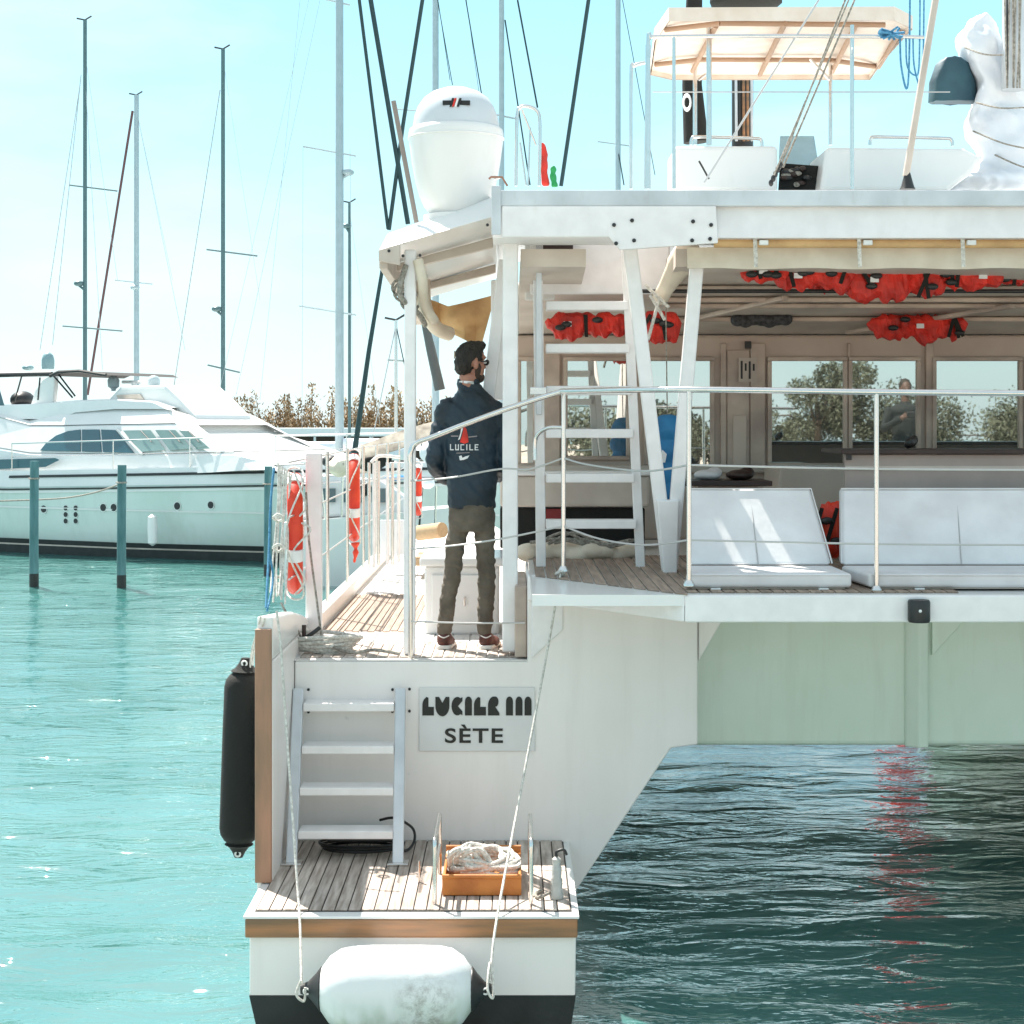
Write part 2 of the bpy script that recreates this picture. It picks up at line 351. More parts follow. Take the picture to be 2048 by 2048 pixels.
# swim platform
mb().prism([(-1.245, .565), (-1.245, .20), (-1.20, 0), (-1.13, -.3), (.20, -.3), (.27, 0), (.30, .20), (.305, .565)], 8.09, 9.498).build('platform_hull', HULLW, cat, False, .01, 3)
mb().prism([(-1.247, .197), (-1.202, 0), (-1.132, -.31), (.203, -.31), (.273, 0), (.303, .197)], 8.086, 9.4).build('antifouling', BOOT, cat, False, .004)
mb().box(-1.27, .318, 8.055, 9.497, .567, .5805).build('platform_rim', WHITE, cat, False, .004)
band = mb().box(-1.262, .310, 8.060, 8.088, .476, .566).build('wood_band', WOOD, cat, False, .008)
plat = mb().box(-1.225, .285, 8.13, 9.492, .5805, .584).build('swim_platform', CAULK, cat)
pl = None; n = 24; x0 = -1.22; wd = 1.50/n
for i in range(n):
    a = x0+i*wd
    p = mb().box(a+.003, a+wd-.003, 8.135, 9.488, .5842, .5915+.0008*math.sin(i*7)).build('plank', TEAKG, plat, False, .0015, 1)
# name plate with letters
plate = mb().box(X(838, DT), X(1070, DT), DT-.012, DT-.001, Z(1502, DT), Z(1374, DT)).build('name_plate', PLATE, cat, False, .004)
def arc(cx, cy, r, a0, a1, n=8): return [(cx+r*math.cos(R(a0+(a1-a0)*i/n)), cy+r*math.sin(R(a0+(a1-a0)*i/n))) for i in range(n+1)]
GL = {
 'L': [[(0, 0), (0, .62)]+arc(.42, .55, .42, 165, 115, 5)+[(.34, 1), (.52, .95), (.52, .46), (.98, .46), (.98, 0)]],
 'U': [[(0, 1), (.30, 1), (.57, .68), (.84, 1), (1.14, 1), (1.14, .52)]+arc(.57, .52, .57, 0, -180, 12)+[(0, .52)]],
 'C': [arc(.55, .5, .5, 60, 300, 14)+[(.98, .02), (.98, .22), (.60, .5), (.98, .78), (.98, .98)]],
 'I': [[(0, 0), (0, .74)]+arc(.28, .74, .28, 180, 0, 10)+[(.56, 0)]],
 'E': [[(0, 0), (0, .5)]+arc(.5, .52, .5, 180, 95, 7)+arc(.62, .74, .28, 90, -60, 7)+[(.62, .47), (.98, .12), (.98, 0)]],
}
def glyph(ch, x, z, h, wk, y, name='letter', m=INK, parent=plate):
    w_ = 0
    for poly in GL[ch]:
        mb().prism([(x+px*h*wk, z+pz*h) for px, pz in poly], y-.004, y).build(name, m, parent)
zb, zt = Z(1430, DT), Z(1393, DT); hh = zt-zb
for ch, a, b in (('L', 845, 868), ('U', 871, 899), ('C', 902, 925), ('I', 930, 944), ('L', 948, 972), ('E', 976, 999), ('I', 1012, 1026), ('I', 1031, 1045), ('I', 1049, 1063)):
    wid = {'L': .98, 'U': 1.14, 'C': .98, 'I': .56, 'E': .98}[ch]
    glyph(ch, X(a, DT), zb, hh, (X(b, DT)-X(a, DT))/(wid*hh), DT-.0125)
def textmesh(txt, cx, zbase, capw, caph, y, name, m, parent, bold=.012, space=1.0, rz=0):
    c = bpy.data.curves.new(name, 'FONT'); c.body = txt; c.size = 1; c.offset = bold; c.extrude = .002; c.space_character = space
    o = bpy.data.objects.new(name, c); COL.objects.link(o); bpy.context.view_layer.update()
    me = bpy.data.meshes.new_from_object(o.evaluated_get(bpy.context.evaluated_depsgraph_get()))
    bpy.data.objects.remove(o); bpy.data.curves.remove(c)
    xs = [v.co.x for v in me.vertices]; ys = [v.co.y for v in me.vertices if True]
    w0, w1 = min(xs), max(xs); off = worldloc(parent)
    for v in me.vertices:
        xx = (v.co.x-w0)/(w1-w0)*capw-capw/2; zz = v.co.y/.70*caph
        v.co = Vector((cx+xx, y-v.co.z, zbase+zz))-off
    me.materials.clear(); me.materials.append(m)
    o = bpy.data.objects.new(name, me); COL.objects.link(o); o.parent = parent; return o
textmesh('SÈTE', (X(890, DT)+X(1006, DT))/2, Z(1484, DT), X(1006, DT)-X(890, DT), Z(1456, DT)-Z(1484, DT), DT-.0145, 'lettering', INK, plate, .018, 1.12)
# transom bolts
for px, py in ((584, 1379), (617, 1379), (785, 1379), (819, 1378), (617, 1424), (785, 1423), (819, 1422)):
    mb().lathe([(.008, 0), (.008, -.006), (.004, -.009)], P(px, py, DT-.001), 8, 'y').build('bolt', BLACK, cat)
# lower boarding ladder
lad = thing('boarding_ladder', None, None, (-1.0, 9.2, .59)); lad.parent = cat; lad.location = Vector((-1.0, 9.2, .59))-cat.location
for (tx, bx) in ((597, 583), (801, 796)):
    mb().bar(P(tx, 1378, 9.44), P(bx, 1733, 8.96), .058, .035).build('ladder_rail', ALU, lad, False, .006)
    c = P(bx, 1733, 8.96); mb().box(c.x-.055, c.x+.055, c.y-.04, c.y+.05, .592, .606).build('foot_bracket', STEEL, lad, False, .003)
for k, (py, a, b) in enumerate(((1414, 607, 788), (1499, 604, 788), (1582, 600, 787), (1669, 597, 786))):
    t = (py-1378)/(1733-1378); d = 9.44+(8.96-9.44)*t-.015
    mb().box(X(a, d), X(b, d), d-.02, d+.13, Z(py+8, d), Z(py-8, d)).build('rung', PAINT, lad, False, .005)
# cockpit beam and connecting fairing
zb0, zb1 = 1.924, 2.058
beam = mb().box(X(1370, 8.43), 8, 8.43, 9.2, zb0, zb1).build('aft_beam', PAINT, cat, False, .01, 3)
mb().prismz([(.088, 9.495), (X(1370, 8.43)-.002, 8.43), (X(1370, 8.43)-.002, 9.2), (1.03, 9.6), (.088, 9.9)], 1.925, 2.0585).build('beam_fairing', PAINT, cat, False, .01, 3)
mb().hexa([P(1063, 1318, 9.49), P(1126, 1260, 9.49), P(1126, 1260, 9.6), P(1063, 1318, 9.6), P(1063, 1150, 9.49), P(1126, 1150, 9.49), P(1126, 1150, 9.6), P(1063, 1150, 9.6)]).build('step_block', PAINT, cat, False, .006)
cambox = mb().lathe([(.001, -.058), (.05, -.055), (.055, -.045), (.055, .045), (.05, .055), (.001, .058)], (X(1838, 8.40), 8.40, Z(1222, 8.40)), 16).build('stern_light', BLACK, cat, True)
mb().ell((X(1840, 8.35), 8.343, Z(1222, 8.35)), (.008, .006, .008)).build('lens', WHITE, cambox, True)
# bridge deck
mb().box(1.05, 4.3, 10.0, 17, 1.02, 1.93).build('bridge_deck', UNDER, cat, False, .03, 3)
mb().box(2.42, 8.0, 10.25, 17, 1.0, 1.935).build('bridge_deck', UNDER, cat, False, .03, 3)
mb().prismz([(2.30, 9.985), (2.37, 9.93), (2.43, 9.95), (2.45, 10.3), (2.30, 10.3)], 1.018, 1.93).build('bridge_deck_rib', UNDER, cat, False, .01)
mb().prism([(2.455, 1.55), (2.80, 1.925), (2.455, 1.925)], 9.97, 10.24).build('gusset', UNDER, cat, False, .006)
mb().prism([(1.04, 1.58), (1.24, 1.92), (1.04, 1.92)], 9.52, 9.99).build('gusset', HULLW, cat, False, .006)
mb().loft([[(5.8*k+7.6*(1-k), y, -.4), (5.8*k+7.6*(1-k), y, 1.9), (9.0*k+7.6*(1-k), y, 1.9), (9.0*k+7.6*(1-k), y, -.4)] for y, k in ((9.3, 1), (18, 1), (21, .9), (24, .7), (26, .1))]).build('hull', HULLW, cat, False, .02)
mb().prismz([(4.12, 17.01), (8, 17.01), (8, 26), (6.35, 26)], .75, 1.9).build('tunnel_shade_block', UNDER, cat, False, .03)  # unseen block added to shade the starboard hull and darken its reflection
mb().box(.015, .083, 9.53, 10.5, 1.602, 2.0).build('step_side', TAN2, cat, False, .008)
# cockpit floor with slats
fl = mb().box(.10, 8, 8.44, 13, 2.005, 2.060).build('cockpit_floor', WHITE, cat)
for i in range(34):
    a = .13+i*.062
    y0 = 9.47-(a-.1)*1.42 if a < .83 else 8.50
    p = mb().prismz([(a, y0+.02), (a+.054, y0-.05 if a < .82 else y0+.02), (a+.054, 10.9), (a, 10.9)], 2.0605, 2.069).build('plank', TEAK, fl, False, .002, 1)
# side deck with planks
sd = mb().box(-1.212, .084, 9.502, 20, 1.586, 1.592).build('side_deck', DECKW, cat)
def dplank(x0, x1, y0, y1, m=TEAKG):
    mb().box(x0, x1, y0, y1, 1.5922, 1.600).build('plank', m, sd, False, .0015, 1)
for i in range(20):
    a = -1.19+i*.062
    dplank(a, a+.055, 9.58, 10.18+.02*(i % 3))
for i in range(12):
    a = -1.20+i*.048; dplank(a, a+.041, 10.75+.05*(i % 2), 13.1+.04*(i % 3), TEAK)
for i in range(9):
    a = -1.02+i*.11; mb().box(a, a+.10, 10.27, 10.70, 1.5922, 1.598).build('hatch_slat', DECKW, sd, False, .002, 1)
for i in range(5):
    a = -.62+i*.10; mb().box(a, a+.092, 11.6, 13.2, 1.5922, 1.598).build('hatch_slat', DECKW, sd, False, .002, 1)
# locker behind the man
lk = mb().box(-.545, -.08, 10.62, 11.3, 1.593, 2.02).build('deck_locker', WHITE, cat, False, .02, 3)
mb().box(-.575, -.05, 10.585, 11.33, 2.021, 2.075).build('lid', WHITE, lk, False, .015, 3)
mb().box(-.50, -.13, 10.604, 10.619, 1.66, 1.97).build('door', WHITE, lk, False, .01)
mb().tube([(-.295, 10.60, 1.83), (-.295, 10.585, 1.83), (-.295, 10.585, 1.78), (-.295, 10.60, 1.78)], .006).build('latch', STEEL, lk, True)
# posts
def post(px0, py0, px1, py1, d, w, dep, label=None, d1=None):
    o = mb().bar(P(px0, py0, d), P(px1, py1, d1 or d), w, dep).build('post', PAINT, cat, False, .012, 3)
    if label: o['label'] = label
    return o
post(821, 500, 819, 1309, 9.66, .066, .06)
post(1021, 470, 1020, 1303, 9.66, .088, .07)
post(1257, 470, 1337, 1140, 9.62, .078, .06, d1=9.72)
post(1396, 500, 1341, 1140, 9.625, .078, .058, d1=9.70)
mb().prism([(X(1313, 9.66), Z(1000, 9.66)), (X(1357, 9.66), Z(1000, 9.66)), (X(1353, 9.66), Z(1146, 9.66)), (X(1326, 9.66), Z(1146, 9.66))], 9.62, 9.76).build('post_foot', PAINT, cat, False, .008)
post(998, 560, 1000, 800, 10.4, .10, .04)['label'] = 'slanted white brace beside the post'
mb().bar(P(1010, 520, 10.1), P(972, 830, 10.1), .075, .05).build('brace', PAINT, cat, False, .01)
post(628, 905, 628, 1275, 10.2, .10, .03, 'flat white upright plank at the side deck')
# cabin
wy = 12.5
mb().box(.0, 8.2, wy, 18.5, 2.06, 3.56).build('cabin_wall', TAN, cat, False, .02)
mb().box(-.1, 8.2, wy+.02, 18.5, 3.565, 3.95).build('cabin_roof', WHITE, cat, False, .05, 3)
wins = [(1042, 1066, 722, 926), (1135, 1252, 722, 912), (1296, 1420, 722, 930), (1543, 1686, 722, 926), (1704, 1832, 722, 926), (1872, 2036, 722, 926), (2060, 2200, 722, 926)]
for a, b, c, e in wins:
    x0, x1, z0, z1 = X(a, wy-.02), X(b, wy-.02), Z(e, wy-.02), Z(c, wy-.02)
    f = mb()
    t = .03
    f.box(x0-t, x1+t, wy-.045, wy-.001, z1, z1+t).box(x0-t, x1+t, wy-.045, wy-.001, z0-t, z0)
    f.box(x0-t, x0, wy-.045, wy-.001, z0+.0005, z1-.0005).box(x1, x1+t, wy-.045, wy-.001, z0+.0005, z1-.0005)
    fr = f.build('window', TAN2, cat, False, .006)
    g = mb().box(x0+.001, x1-.001, wy-.02, wy-.008, z0+.001, z1-.001).build('pane', GLASSW, fr)
for a, b in ((1085, 1120), (1440, 1452), (1500, 1530), (1694, 1700), (1850, 1866)):
    mb().box(X(a, wy), X(b, wy), wy-.03, wy-.0005, 2.07, 3.5).build('wall_trim', TAN2, cat, False, .008)
dr = mb().box(X(1453, wy), X(1499, wy), wy-.016, wy-.001, 2.08, 3.45).build('door', TAN2, cat, False, .01)
mb().box(X(1465, wy), X(1492, wy), wy-.028, wy-.017, 2.1, Z(830, wy)).build('door_panel', TAN, dr, False, .01)
mb().box(X(1488, wy), X(1501, wy), wy-.045, wy-.0325, Z(698, wy), Z(683, wy)).build('wall_lamp', BLACK, cat, False, .004)
sg = mb().box(X(1476, wy), X(1512, wy), wy-.036, wy-.0325, Z(764, wy), Z(716, wy)).build('notice', CREAM, cat)
for i in range(4):
    mb().box(X(1480+i*8, wy), X(1484+i*8, wy), wy-.0385, wy-.0365, Z(758-i % 2*16, wy), Z(722+i*5 % 9, wy)).build('notice_mark', BLACK, sg)
mb().box(.02, 8.2, wy-.10, wy-.05, Z(945, wy), Z(930, wy)).build('window_ledge', CREAM, cat, False, .01)
# cockpit ceiling
def cz(y): return 3.80-(y-9.7)*.23/2.79
cl_ = mb()
for x0_, x1_, ya, yb_ in ((.05, 8.2, 10.601, 12.49), (.05, .42, 9.7, 10.6), (.93, 8.2, 9.7, 10.6)):
    cl_.hexa([(x0_, ya, cz(ya)), (x1_, ya, cz(ya)), (x1_, yb_, cz(yb_)), (x0_, yb_, cz(yb_)), (x0_, ya, 3.9), (x1_, ya, 3.9), (x1_, yb_, 3.9), (x0_, yb_, 3.9)])
cl_.build('ceiling', CREAM, cat)
for (ya, za) in ((10.3, 3.742), (10.75, 3.705), (11.0, 3.684), (11.6, 3.634)):
    mb().box(.98, 8.1, ya, ya+.07, za-.03, za).build('ceiling_rib', TAN2, cat, False, .01)
mb().bar((1.15, 11.65, 3.60), (1.7, 10.6, 3.69), .05, .03).build('ceiling_rib', TAN2, cat, False, .008)
mb().bar((2.4, 12.2, 3.56), (3.2, 10.9, 3.66), .05, .03).build('ceiling_rib', TAN2, cat, False, .008)
mb().tube([(.75, 10.2, 3.70), (2.5, 10.2, 3.70), (6, 10.2, 3.70)], .012).build('ceiling_cable', BLACK, cat, True)
# main roof
rd = 9.3
xr = X(985, rd)
mb().box(xr, 8.2, rd, rd+.05, Z(412, rd), Z(380, rd)).build('roof_fascia', ALU, cat, False, .006)
mb().hexa([(xr, rd+.03, Z(475, rd)), (8.2, rd+.03, Z(475, rd)), (8.2, rd+.4, Z(475, rd)), (xr, rd+.4, Z(475, rd)), (xr, rd+.055, Z(408, rd)), (8.2, rd+.055, Z(408, rd)), (8.2, rd+.4, Z(408, rd)), (xr, rd+.4, Z(408, rd))]).build('roof_edge', PAINT, cat, False, .006)
HX0, HX1, HY0, HY1 = .42, .93, 9.72, 10.6
mb().box(xr, 8.2, rd+.06, HY0, Z(407, rd), Z(382, rd)).box(xr, HX0, HY0+.001, HY1, Z(407, rd), Z(382, rd)).box(HX1, 8.2, HY0+.001, HY1, Z(407, rd), Z(382, rd)).box(xr, 8.2, HY1+.001, 12.6, Z(407, rd), Z(382, rd)).build('roof', WHITE, cat, False, .004)
mb().box(X(983, rd), X(1002, rd), rd-.012, rd-.001, Z(470, rd), Z(372, rd)).build('roof_end_cap', ALU, cat, False, .004)
bk = mb().prism([(X(1004, rd), Z(412, rd)), (X(1432, rd), Z(412, rd)), (X(1436, rd), Z(486, rd)), (X(1240, rd), Z(500, rd)), (X(1218, rd), Z(474, rd)), (X(1004, rd), Z(474, rd))], rd-.004, rd+.029).build('bracket_plate', PAINT, cat, False, .005)
for px, py in ((1228, 450), (1264, 441), (1232, 487), (1268, 481), (1386, 443), (1422, 450), (1384, 481), (1420, 478)):
    mb().lathe([(.011, 0), (.011, -.008), (.006, -.012)], P(px, py, rd-.005), 8, 'y').build('bolt', BLACK, cat)
# rolled canvas and valance
mb().tube([P(1428, 486, 9.42), P(1720, 487, 9.42), P(2200, 487, 9.42)], .026, 12).build('awning_roll', CANVO, cat, True)
v = mb(); ring = []
for i in range(61):
    x = X(1375, 9.5)+i*.06; s = .004*math.sin(i*1.3); ring.append([(x, 9.50+s, Z(537, 9.5)+.004*math.sin(i*.7)), (x, 9.515+s, Z(494, 9.5)), (x, 9.53+s, Z(494, 9.5)), (x, 9.52+s, Z(537, 9.5)+.003*math.sin(i*.7))])
v.loft(ring).build('valance', CANVC, cat, True)
for px in (1510, 1718, 1925):
    st = mb().bar(P(px, 474, 9.38), P(px+2, 534, 9.45), .022, .004).build('strap', ROPE, cat)
    mb().box(X(px+8, 9.38), X(px+26, 9.38), 9.36, 9.39, Z(492, 9.42), Z(482, 9.42)).build('buckle', WHITE, st, False, .004)
# canvas wound round the V post top
mb().tube(spline([P(1378, 500, 9.8), P(1350, 545, 10.0), P(1318, 600, 10.2)]), [.075, .075, .08, .08, .08, .07, .065, .06, .055, .05, .05, .05, .04], 12).build('rolled_side_curtain', CANVC, cat, True)
for a in ((1300, 590, 1330, 640), (1318, 600, 1296, 680), (1290, 570, 1338, 615)):
    cyl(P(a[0], a[1], 10.05), P(a[2], a[3], 10.05), .010, 'lashing', ROPE, cat)
# left wing of the roof
y0, y1, yb = 9.5, 9.85, 13.2
def rz(px): return Z(500-(px-757)*(500-432)/(985-757), 9.5)
xl, xm = X(757, 9.5), X(990, 9.5)
mb().hexa([(xl, y0, rz(757)), (xm, y0, rz(985)), (xm, yb, rz(985)-.02), (xl, yb, rz(757)-.02), (xl+.02, y1, Z(468, y1)), (xm, y1, Z(392, y1)), (xm, yb, Z(392, y1)), (xl+.02, yb, Z(468, y1))]).build('side_roof', WHITE, cat, False, .012, 3)
mb().hexa([(xl, y0-.001, Z(522, 9.5)), (X(800, y0), y0-.001, Z(530, 9.5)), (X(800, y0), y0+.03, Z(530, 9.5)), (xl, y0+.03, Z(522, 9.5)), (xl, y0-.001, rz(757)-.001), (X(800, y0), y0-.001, rz(800)-.001), (X(800, y0), y0+.03, rz(800)-.001), (xl, y0+.03, rz(757)-.001)]).build('corner_plate', CREAM, cat, False, .004)
for px, py in ((778, 502), (806, 512), (840, 511), (975, 450)):
    mb().lathe([(.009, 0), (.009, -.008)], P(px, py, 9.49), 8, 'y').build('bolt', BLACK, cat)
# side roof underside framing
ym = [10.3, 12.0]
for y in ym: mb().hexa([(xl+.03, y, rz(757)-.05), (xm-.02, y, rz(985)-.09), (xm-.02, y+.07, rz(985)-.09), (xl+.03, y+.07, rz(757)-.05), (xl+.03, y, rz(757)-.005), (xm-.02, y, rz(985)-.03), (xm-.02, y+.07, rz(985)-.03), (xl+.03, y+.07, rz(757)-.005)]).build('roof_rib', CREAM, cat, False, .006)
mb().hexa([(xl, y0+.04, rz(757)-.10), (xl+.05, y0+.04, rz(757)-.10), (xl+.05, yb, rz(757)-.20), (xl, yb, rz(757)-.20), (xl, y0+.04, rz(757)), (xl+.05, y0+.04, rz(757)), (xl+.05, yb, rz(757)-.02), (xl, yb, rz(757)-.02)]).build('roof_side_rail', CREAM, cat, False, .006)
# hatch canvas hanging at far end of the wing
hc = mb(); rings = []
pts = [(868, 600), (905, 612), (988, 592)]
def curtain(cols, d, name, m, parent=cat):
    rings = []
    for k, (tx, ty, bx, by) in enumerate(cols):
        dd = d+.05*math.sin(k*1.9)
        a, b = P(tx, ty, dd), P(bx, by, dd+.06*math.sin(k*1.1))
        n = 5; r = [a+(b-a)*i/n+Vector((0, .03*math.sin(i*1.3+k), 0)) for i in range(n+1)]
        rings.append(r+[q+Vector((0, .012, 0)) for q in reversed(r)])
    return mb().loft(rings).build(name, m, parent, True)
curtain([(858, 598, 862, 648), (876, 604, 884, 662), (896, 612, 906, 668), (925, 606, 930, 680), (955, 599, 950, 690), (990, 590, 964, 688)], 12.1, 'hatch_canvas', CANVO)
mb().tube(spline([P(846, 560, 11.6), P(850, 615, 11.6), P(872, 655, 11.7), P(900, 668, 11.8)]), .05, 10).build('rolled_canvas', CANVC, cat, True)
for k in range(4):
    c = P(800+k*7, 575+k*9, 9.8)
    mb().torus(c, .045+.01*(k % 2), .008, 16, 6, 'y').build('hanging_ring', ROPEG, cat, True)
mb().tube(spline([P(812, 530, 9.62), P(800, 575, 9.6), P(806, 600, 9.62), P(838, 628, 9.75), P(850, 650, 9.9)]), .016).build('lashing', ROPEG, cat, True)
mb().tube(spline([P(836, 520, 9.62), P(845, 560, 9.62), P(848, 610, 9.75), P(868, 640, 9.9)]), .03).build('rolled_canvas', CANVC, cat, True)
# white panel behind flybridge ladder
mb().box(X(1060, 10.3), X(1340, 10.3), 10.3, 10.34, Z(588, 10.3), Z(480, 10.3)).build('locker_panel', PAINT, cat, False, .01)
mb().box(X(1086, 10.28), X(1146, 10.28), 10.27, 10.299, Z(518, 10.28), Z(486, 10.28)).build('panel_slot', BROWNB, cat)
mb().box(X(1050, 10.6), X(1110, 10.6), 10.6, 10.65, Z(600, 10.6), Z(455, 10.6)).build('locker_panel', WHITE, cat, False, .01)
# flybridge ladder
lad = thing('flybridge_ladder', None, None, (0, 0, 0)); lad.parent = cat; lad.location = Vector((.3, 10.0, 2.07))-cat.location
mb().bar(P(1078, 474, 9.93), P(1078, 830, 9.95), .034, .06).build('ladder_rail', ALU, lad, False, .006)
mb().bar(P(1076, 560, 9.99), P(1082, 1134, 10.03), .058, .03).build('ladder_rail', PAINT, lad, False, .006)
mb().bar(P(1252, 500, 9.99), P(1281, 1136, 10.03), .055, .03).build('ladder_rail', PAINT, lad, False, .006)
for py, b in ((612, 1256), (697, 1258), (781, 1262), (867, 1266), (956, 1268), (1048, 1272)):
    mb().box(X(1092, 10), X(b, 10), 9.96, 10.09, Z(py+9, 10), Z(py-9, 10)).build('rung', PAINT, lad, False, .006)
# railing
rail = thing('railing', None, None, (0, 0, 0)); rail.parent = cat; rail.location = Vector((.3, 8.6, 2.06))-cat.location
mb().tube(spline([P(821, 925, 9.54), P(821, 905, 9.54), P(832, 887, 9.54), P(870, 872, 9.5), P(990, 826, 9.4), P(1110, 787, 9.3), P(1150, 782, 9.2), P(1378, 779, 8.62), P(1752, 784, 8.6), P(2100, 787, 8.6)], 8), .0155, 10).build('handrail', STEEL, rail, True)
for px, py0, py1, d, r in ((821, 925, 1318, 9.54, .012), (1127, 786, 1143, 9.36, .0125), (1378, 783, 1172, 8.62, .0125), (1753, 786, 1183, 8.6, .0125)):
    cyl(P(px, py0, d), P(px, py1, d), r, 'stanchion', STEEL, rail)
    if py1 != 1318: mb().lathe([(.03, 0), (.03, .008), (.016, .03)], P(px, py1, d), 12).build('stanchion_base', STEEL, rail, True)
for pts in ([P(822, 962, 9.53), P(905, 955, 9.5), P(1000, 938, 9.42), P(1060, 938, 9.4), P(1127, 916, 9.36)], [P(1127, 916, 9.36), P(1180, 930, 9.2), P(1290, 942, 8.85), P(1378, 930, 8.62)],
            [P(1378, 930, 8.62), P(1753, 938, 8.6), P(2100, 940, 8.6)], [P(1378, 1080, 8.62), P(1753, 1088, 8.6), P(2100, 1090, 8.6)],
            [P(822, 1098, 9.53), P(900, 1092, 9.5), P(1000, 1078, 9.42), P(1127, 1052, 9.36)], [P(1127, 1052, 9.36), P(1200, 1078, 9.1), P(1290, 1090, 8.85), P(1378, 1080, 8.62)],
            [P(822, 1243, 9.53), P(940, 1246, 9.52), P(1050, 1246, 9.5)]):
    mb().tube(spline(pts), .0055, 6).build('guard_wire', WIRE, rail, True)
mb().tube(spline([P(1127, 855, 9.36), P(1095, 856, 9.4), P(1072, 875, 9.45), P(1070, 920, 9.45)]), .011).build('grab_handle', STEEL, rail, True)
mb().box(X(1060, 10), X(1092, 10), 9.9, 9.93, Z(790, 10), Z(775, 10)).build('ladder_bracket', STEEL, lad, False, .004)
# port side stanchions and wires
for k, d in enumerate((10.6, 11.6, 13.0, 14.4, 15.8, 17.2, 19, 21)):
    cyl((-1.255, d, 1.69), (-1.255, d, 2.72), .013, 'stanchion', STEEL, rail)
for z in (2.71, 2.4, 2.05): mb().tube([(-1.255, 9.6, z-.02), (-1.255, 14, z), (-1.255, 21, z)], .006, 6).build('guard_wire', WIRE, rail, True)
gt = thing('side_gate', None, None); gt.parent = cat; gt.location = Vector((-1.1, 13, 1.6))-cat.location
for k, (px, py0, py1) in enumerate(((738, 925, 1135), (748, 925, 1135), (757, 922, 1130), (775, 925, 1130), (785, 925, 1130), (797, 925, 1125))):
    cyl(P(px, py0, 14.5), P(px, py1, 14.5), .014, 'bar', PAINT if k % 2 else STEEL, gt)
mb().tube(spline([P(742, 925, 14.5), P(760, 912, 14.5), P(800, 915, 14.5)]), .014).build('bar', PAINT, gt, True)
mb().box(X(760, 15), X(830, 15), 15, 15.03, Z(1110, 15), Z(1040, 15)).build('weather_cloth', SAIL, cat, False, .01)
# flybridge
fz = Z(376, 10.6)
fb = mb(); fd = 10.8
mb().prism([(X(1349, fd), Z(383, fd)), (X(1349, fd), Z(291, fd)), (X(1556, fd), Z(291, fd)), (X(1556, fd), Z(383, fd))], fd, fd+.5).build('flybridge_coaming', WHITE, cat, False, .03, 3)
mb().prism([(X(1640, fd), Z(383, fd)), (X(1652, fd), Z(294, fd)), (X(1930, fd), Z(296, fd)), (X(1968, fd), Z(316, fd)), (X(1940, fd), Z(350, fd)), (X(1895, fd), Z(383, fd))], fd, fd+.6).build('flybridge_coaming', WHITE, cat, False, .03, 3)
mb().hexa([P(1556, 345, 11.3), P(1640, 345, 11.3), P(1640, 345, 11.4), P(1556, 345, 11.4), P(1560, 272, 11.6), P(1628, 272, 11.6), P(1628, 272, 11.65), P(1560, 272, 11.65)]).build('windscreen', SCREEN, cat, False, .004)
mb().hexa([P(1556, 385, 11), P(1642, 385, 11), P(1642, 385, 11.2), P(1556, 385, 11.2), P(1560, 326, 11), P(1640, 332, 11), P(1640, 332, 11.2), P(1560, 326, 11.2)]).build('instrument_recess', BLACKN, cat, False, .01)
for k in range(14): mb().ell(P(1564+random.random()*70, 336+random.random()*34, 10.98), (.02+.02*random.random(), .02, .012+.01*random.random())).build('gear', random.choice([BROWNB, ROPEG, BLACK]), cat, True)
for (a, b) in ((1382, 1522), (1740, 1903)):
    mb().tube(spline([P(a, 290, 11), P(a+2, 277, 11), P(a+12, 274, 11), P((a+b)/2, 275, 11), P(b-12, 277, 11), P(b, 280, 11), P(b+2, 292, 11)], 4), .011).build('grab_rail', STEEL, cat, True)
cvr = mb()
# bimini
bn = [(1345, 28, 10.5), (1790, 28, 10.5), (1826, 47, 10.7), (1765, 112, 11.9), (1738, 150, 12.3), (1335, 150, 12.3), (1304, 118, 12.0), (1315, 75, 11.2)]
def plan(px, py): # point on the canopy plane, slightly arched
    d = 10.5+(12.33-10.5)*((py-28)/122); return P(px, 0, d)
zc = 5.43
def bq(px, py, dz=0):
    d = (zc-EYE)*F/(HZ-py); return Vector((X(px, d), d, zc+dz))
outl = [(1345, 30), (1790, 30), (1822, 44), (1800, 85), (1768, 110), (1742, 150), (1335, 150), (1306, 120), (1304, 118), (1313, 70)]
outl = [(1340, 32), (1786, 30), (1822, 48), (1764, 112), (1738, 150), (1345, 150), (1303, 140), (1312, 72)]
o2 = [bq(*p) for p in outl]; c = sum(o2, Vector())/len(o2)
top = [p+Vector((0, 0, .05)) for p in o2]
can = mb(); ni = len(o2)
inn = [c+(p-c)*.86+Vector((0, 0, .02)) for p in o2]; inn2 = [p+Vector((0, 0, .03)) for p in inn]
can.loft([[p-Vector((0, 0, .03)) for p in o2], o2, inn], cap=False); can.add(inn, [tuple(range(ni))])
ot = [c+(p-c)*1.012 for p in o2]; can.loft([[p-Vector((0, 0, .035)) for p in ot], [p+Vector((0, 0, .05)) for p in ot], inn2], cap=False); can.add(inn2, [tuple(range(ni))])
bim = can.build('bimini', CANVAS, cat, False)
for a, b in (((1432, 47), (1385, 138)), ((1570, 42), (1520, 145)), ((1712, 45), (1664, 140)), ((1330, 55), (1440, 42)), ((1440, 42), (1770, 45)), ((1310, 125), (1400, 115)), ((1400, 115), (1660, 116)), ((1660, 116), (1757, 130)), ((1800, 60), (1757, 130))):
    cyl(bq(*a, -.015), bq(*b, -.015), .017, 'bimini_tube', mat('tan_tube_sleeve', (.42, .27, .18), .7), bim)
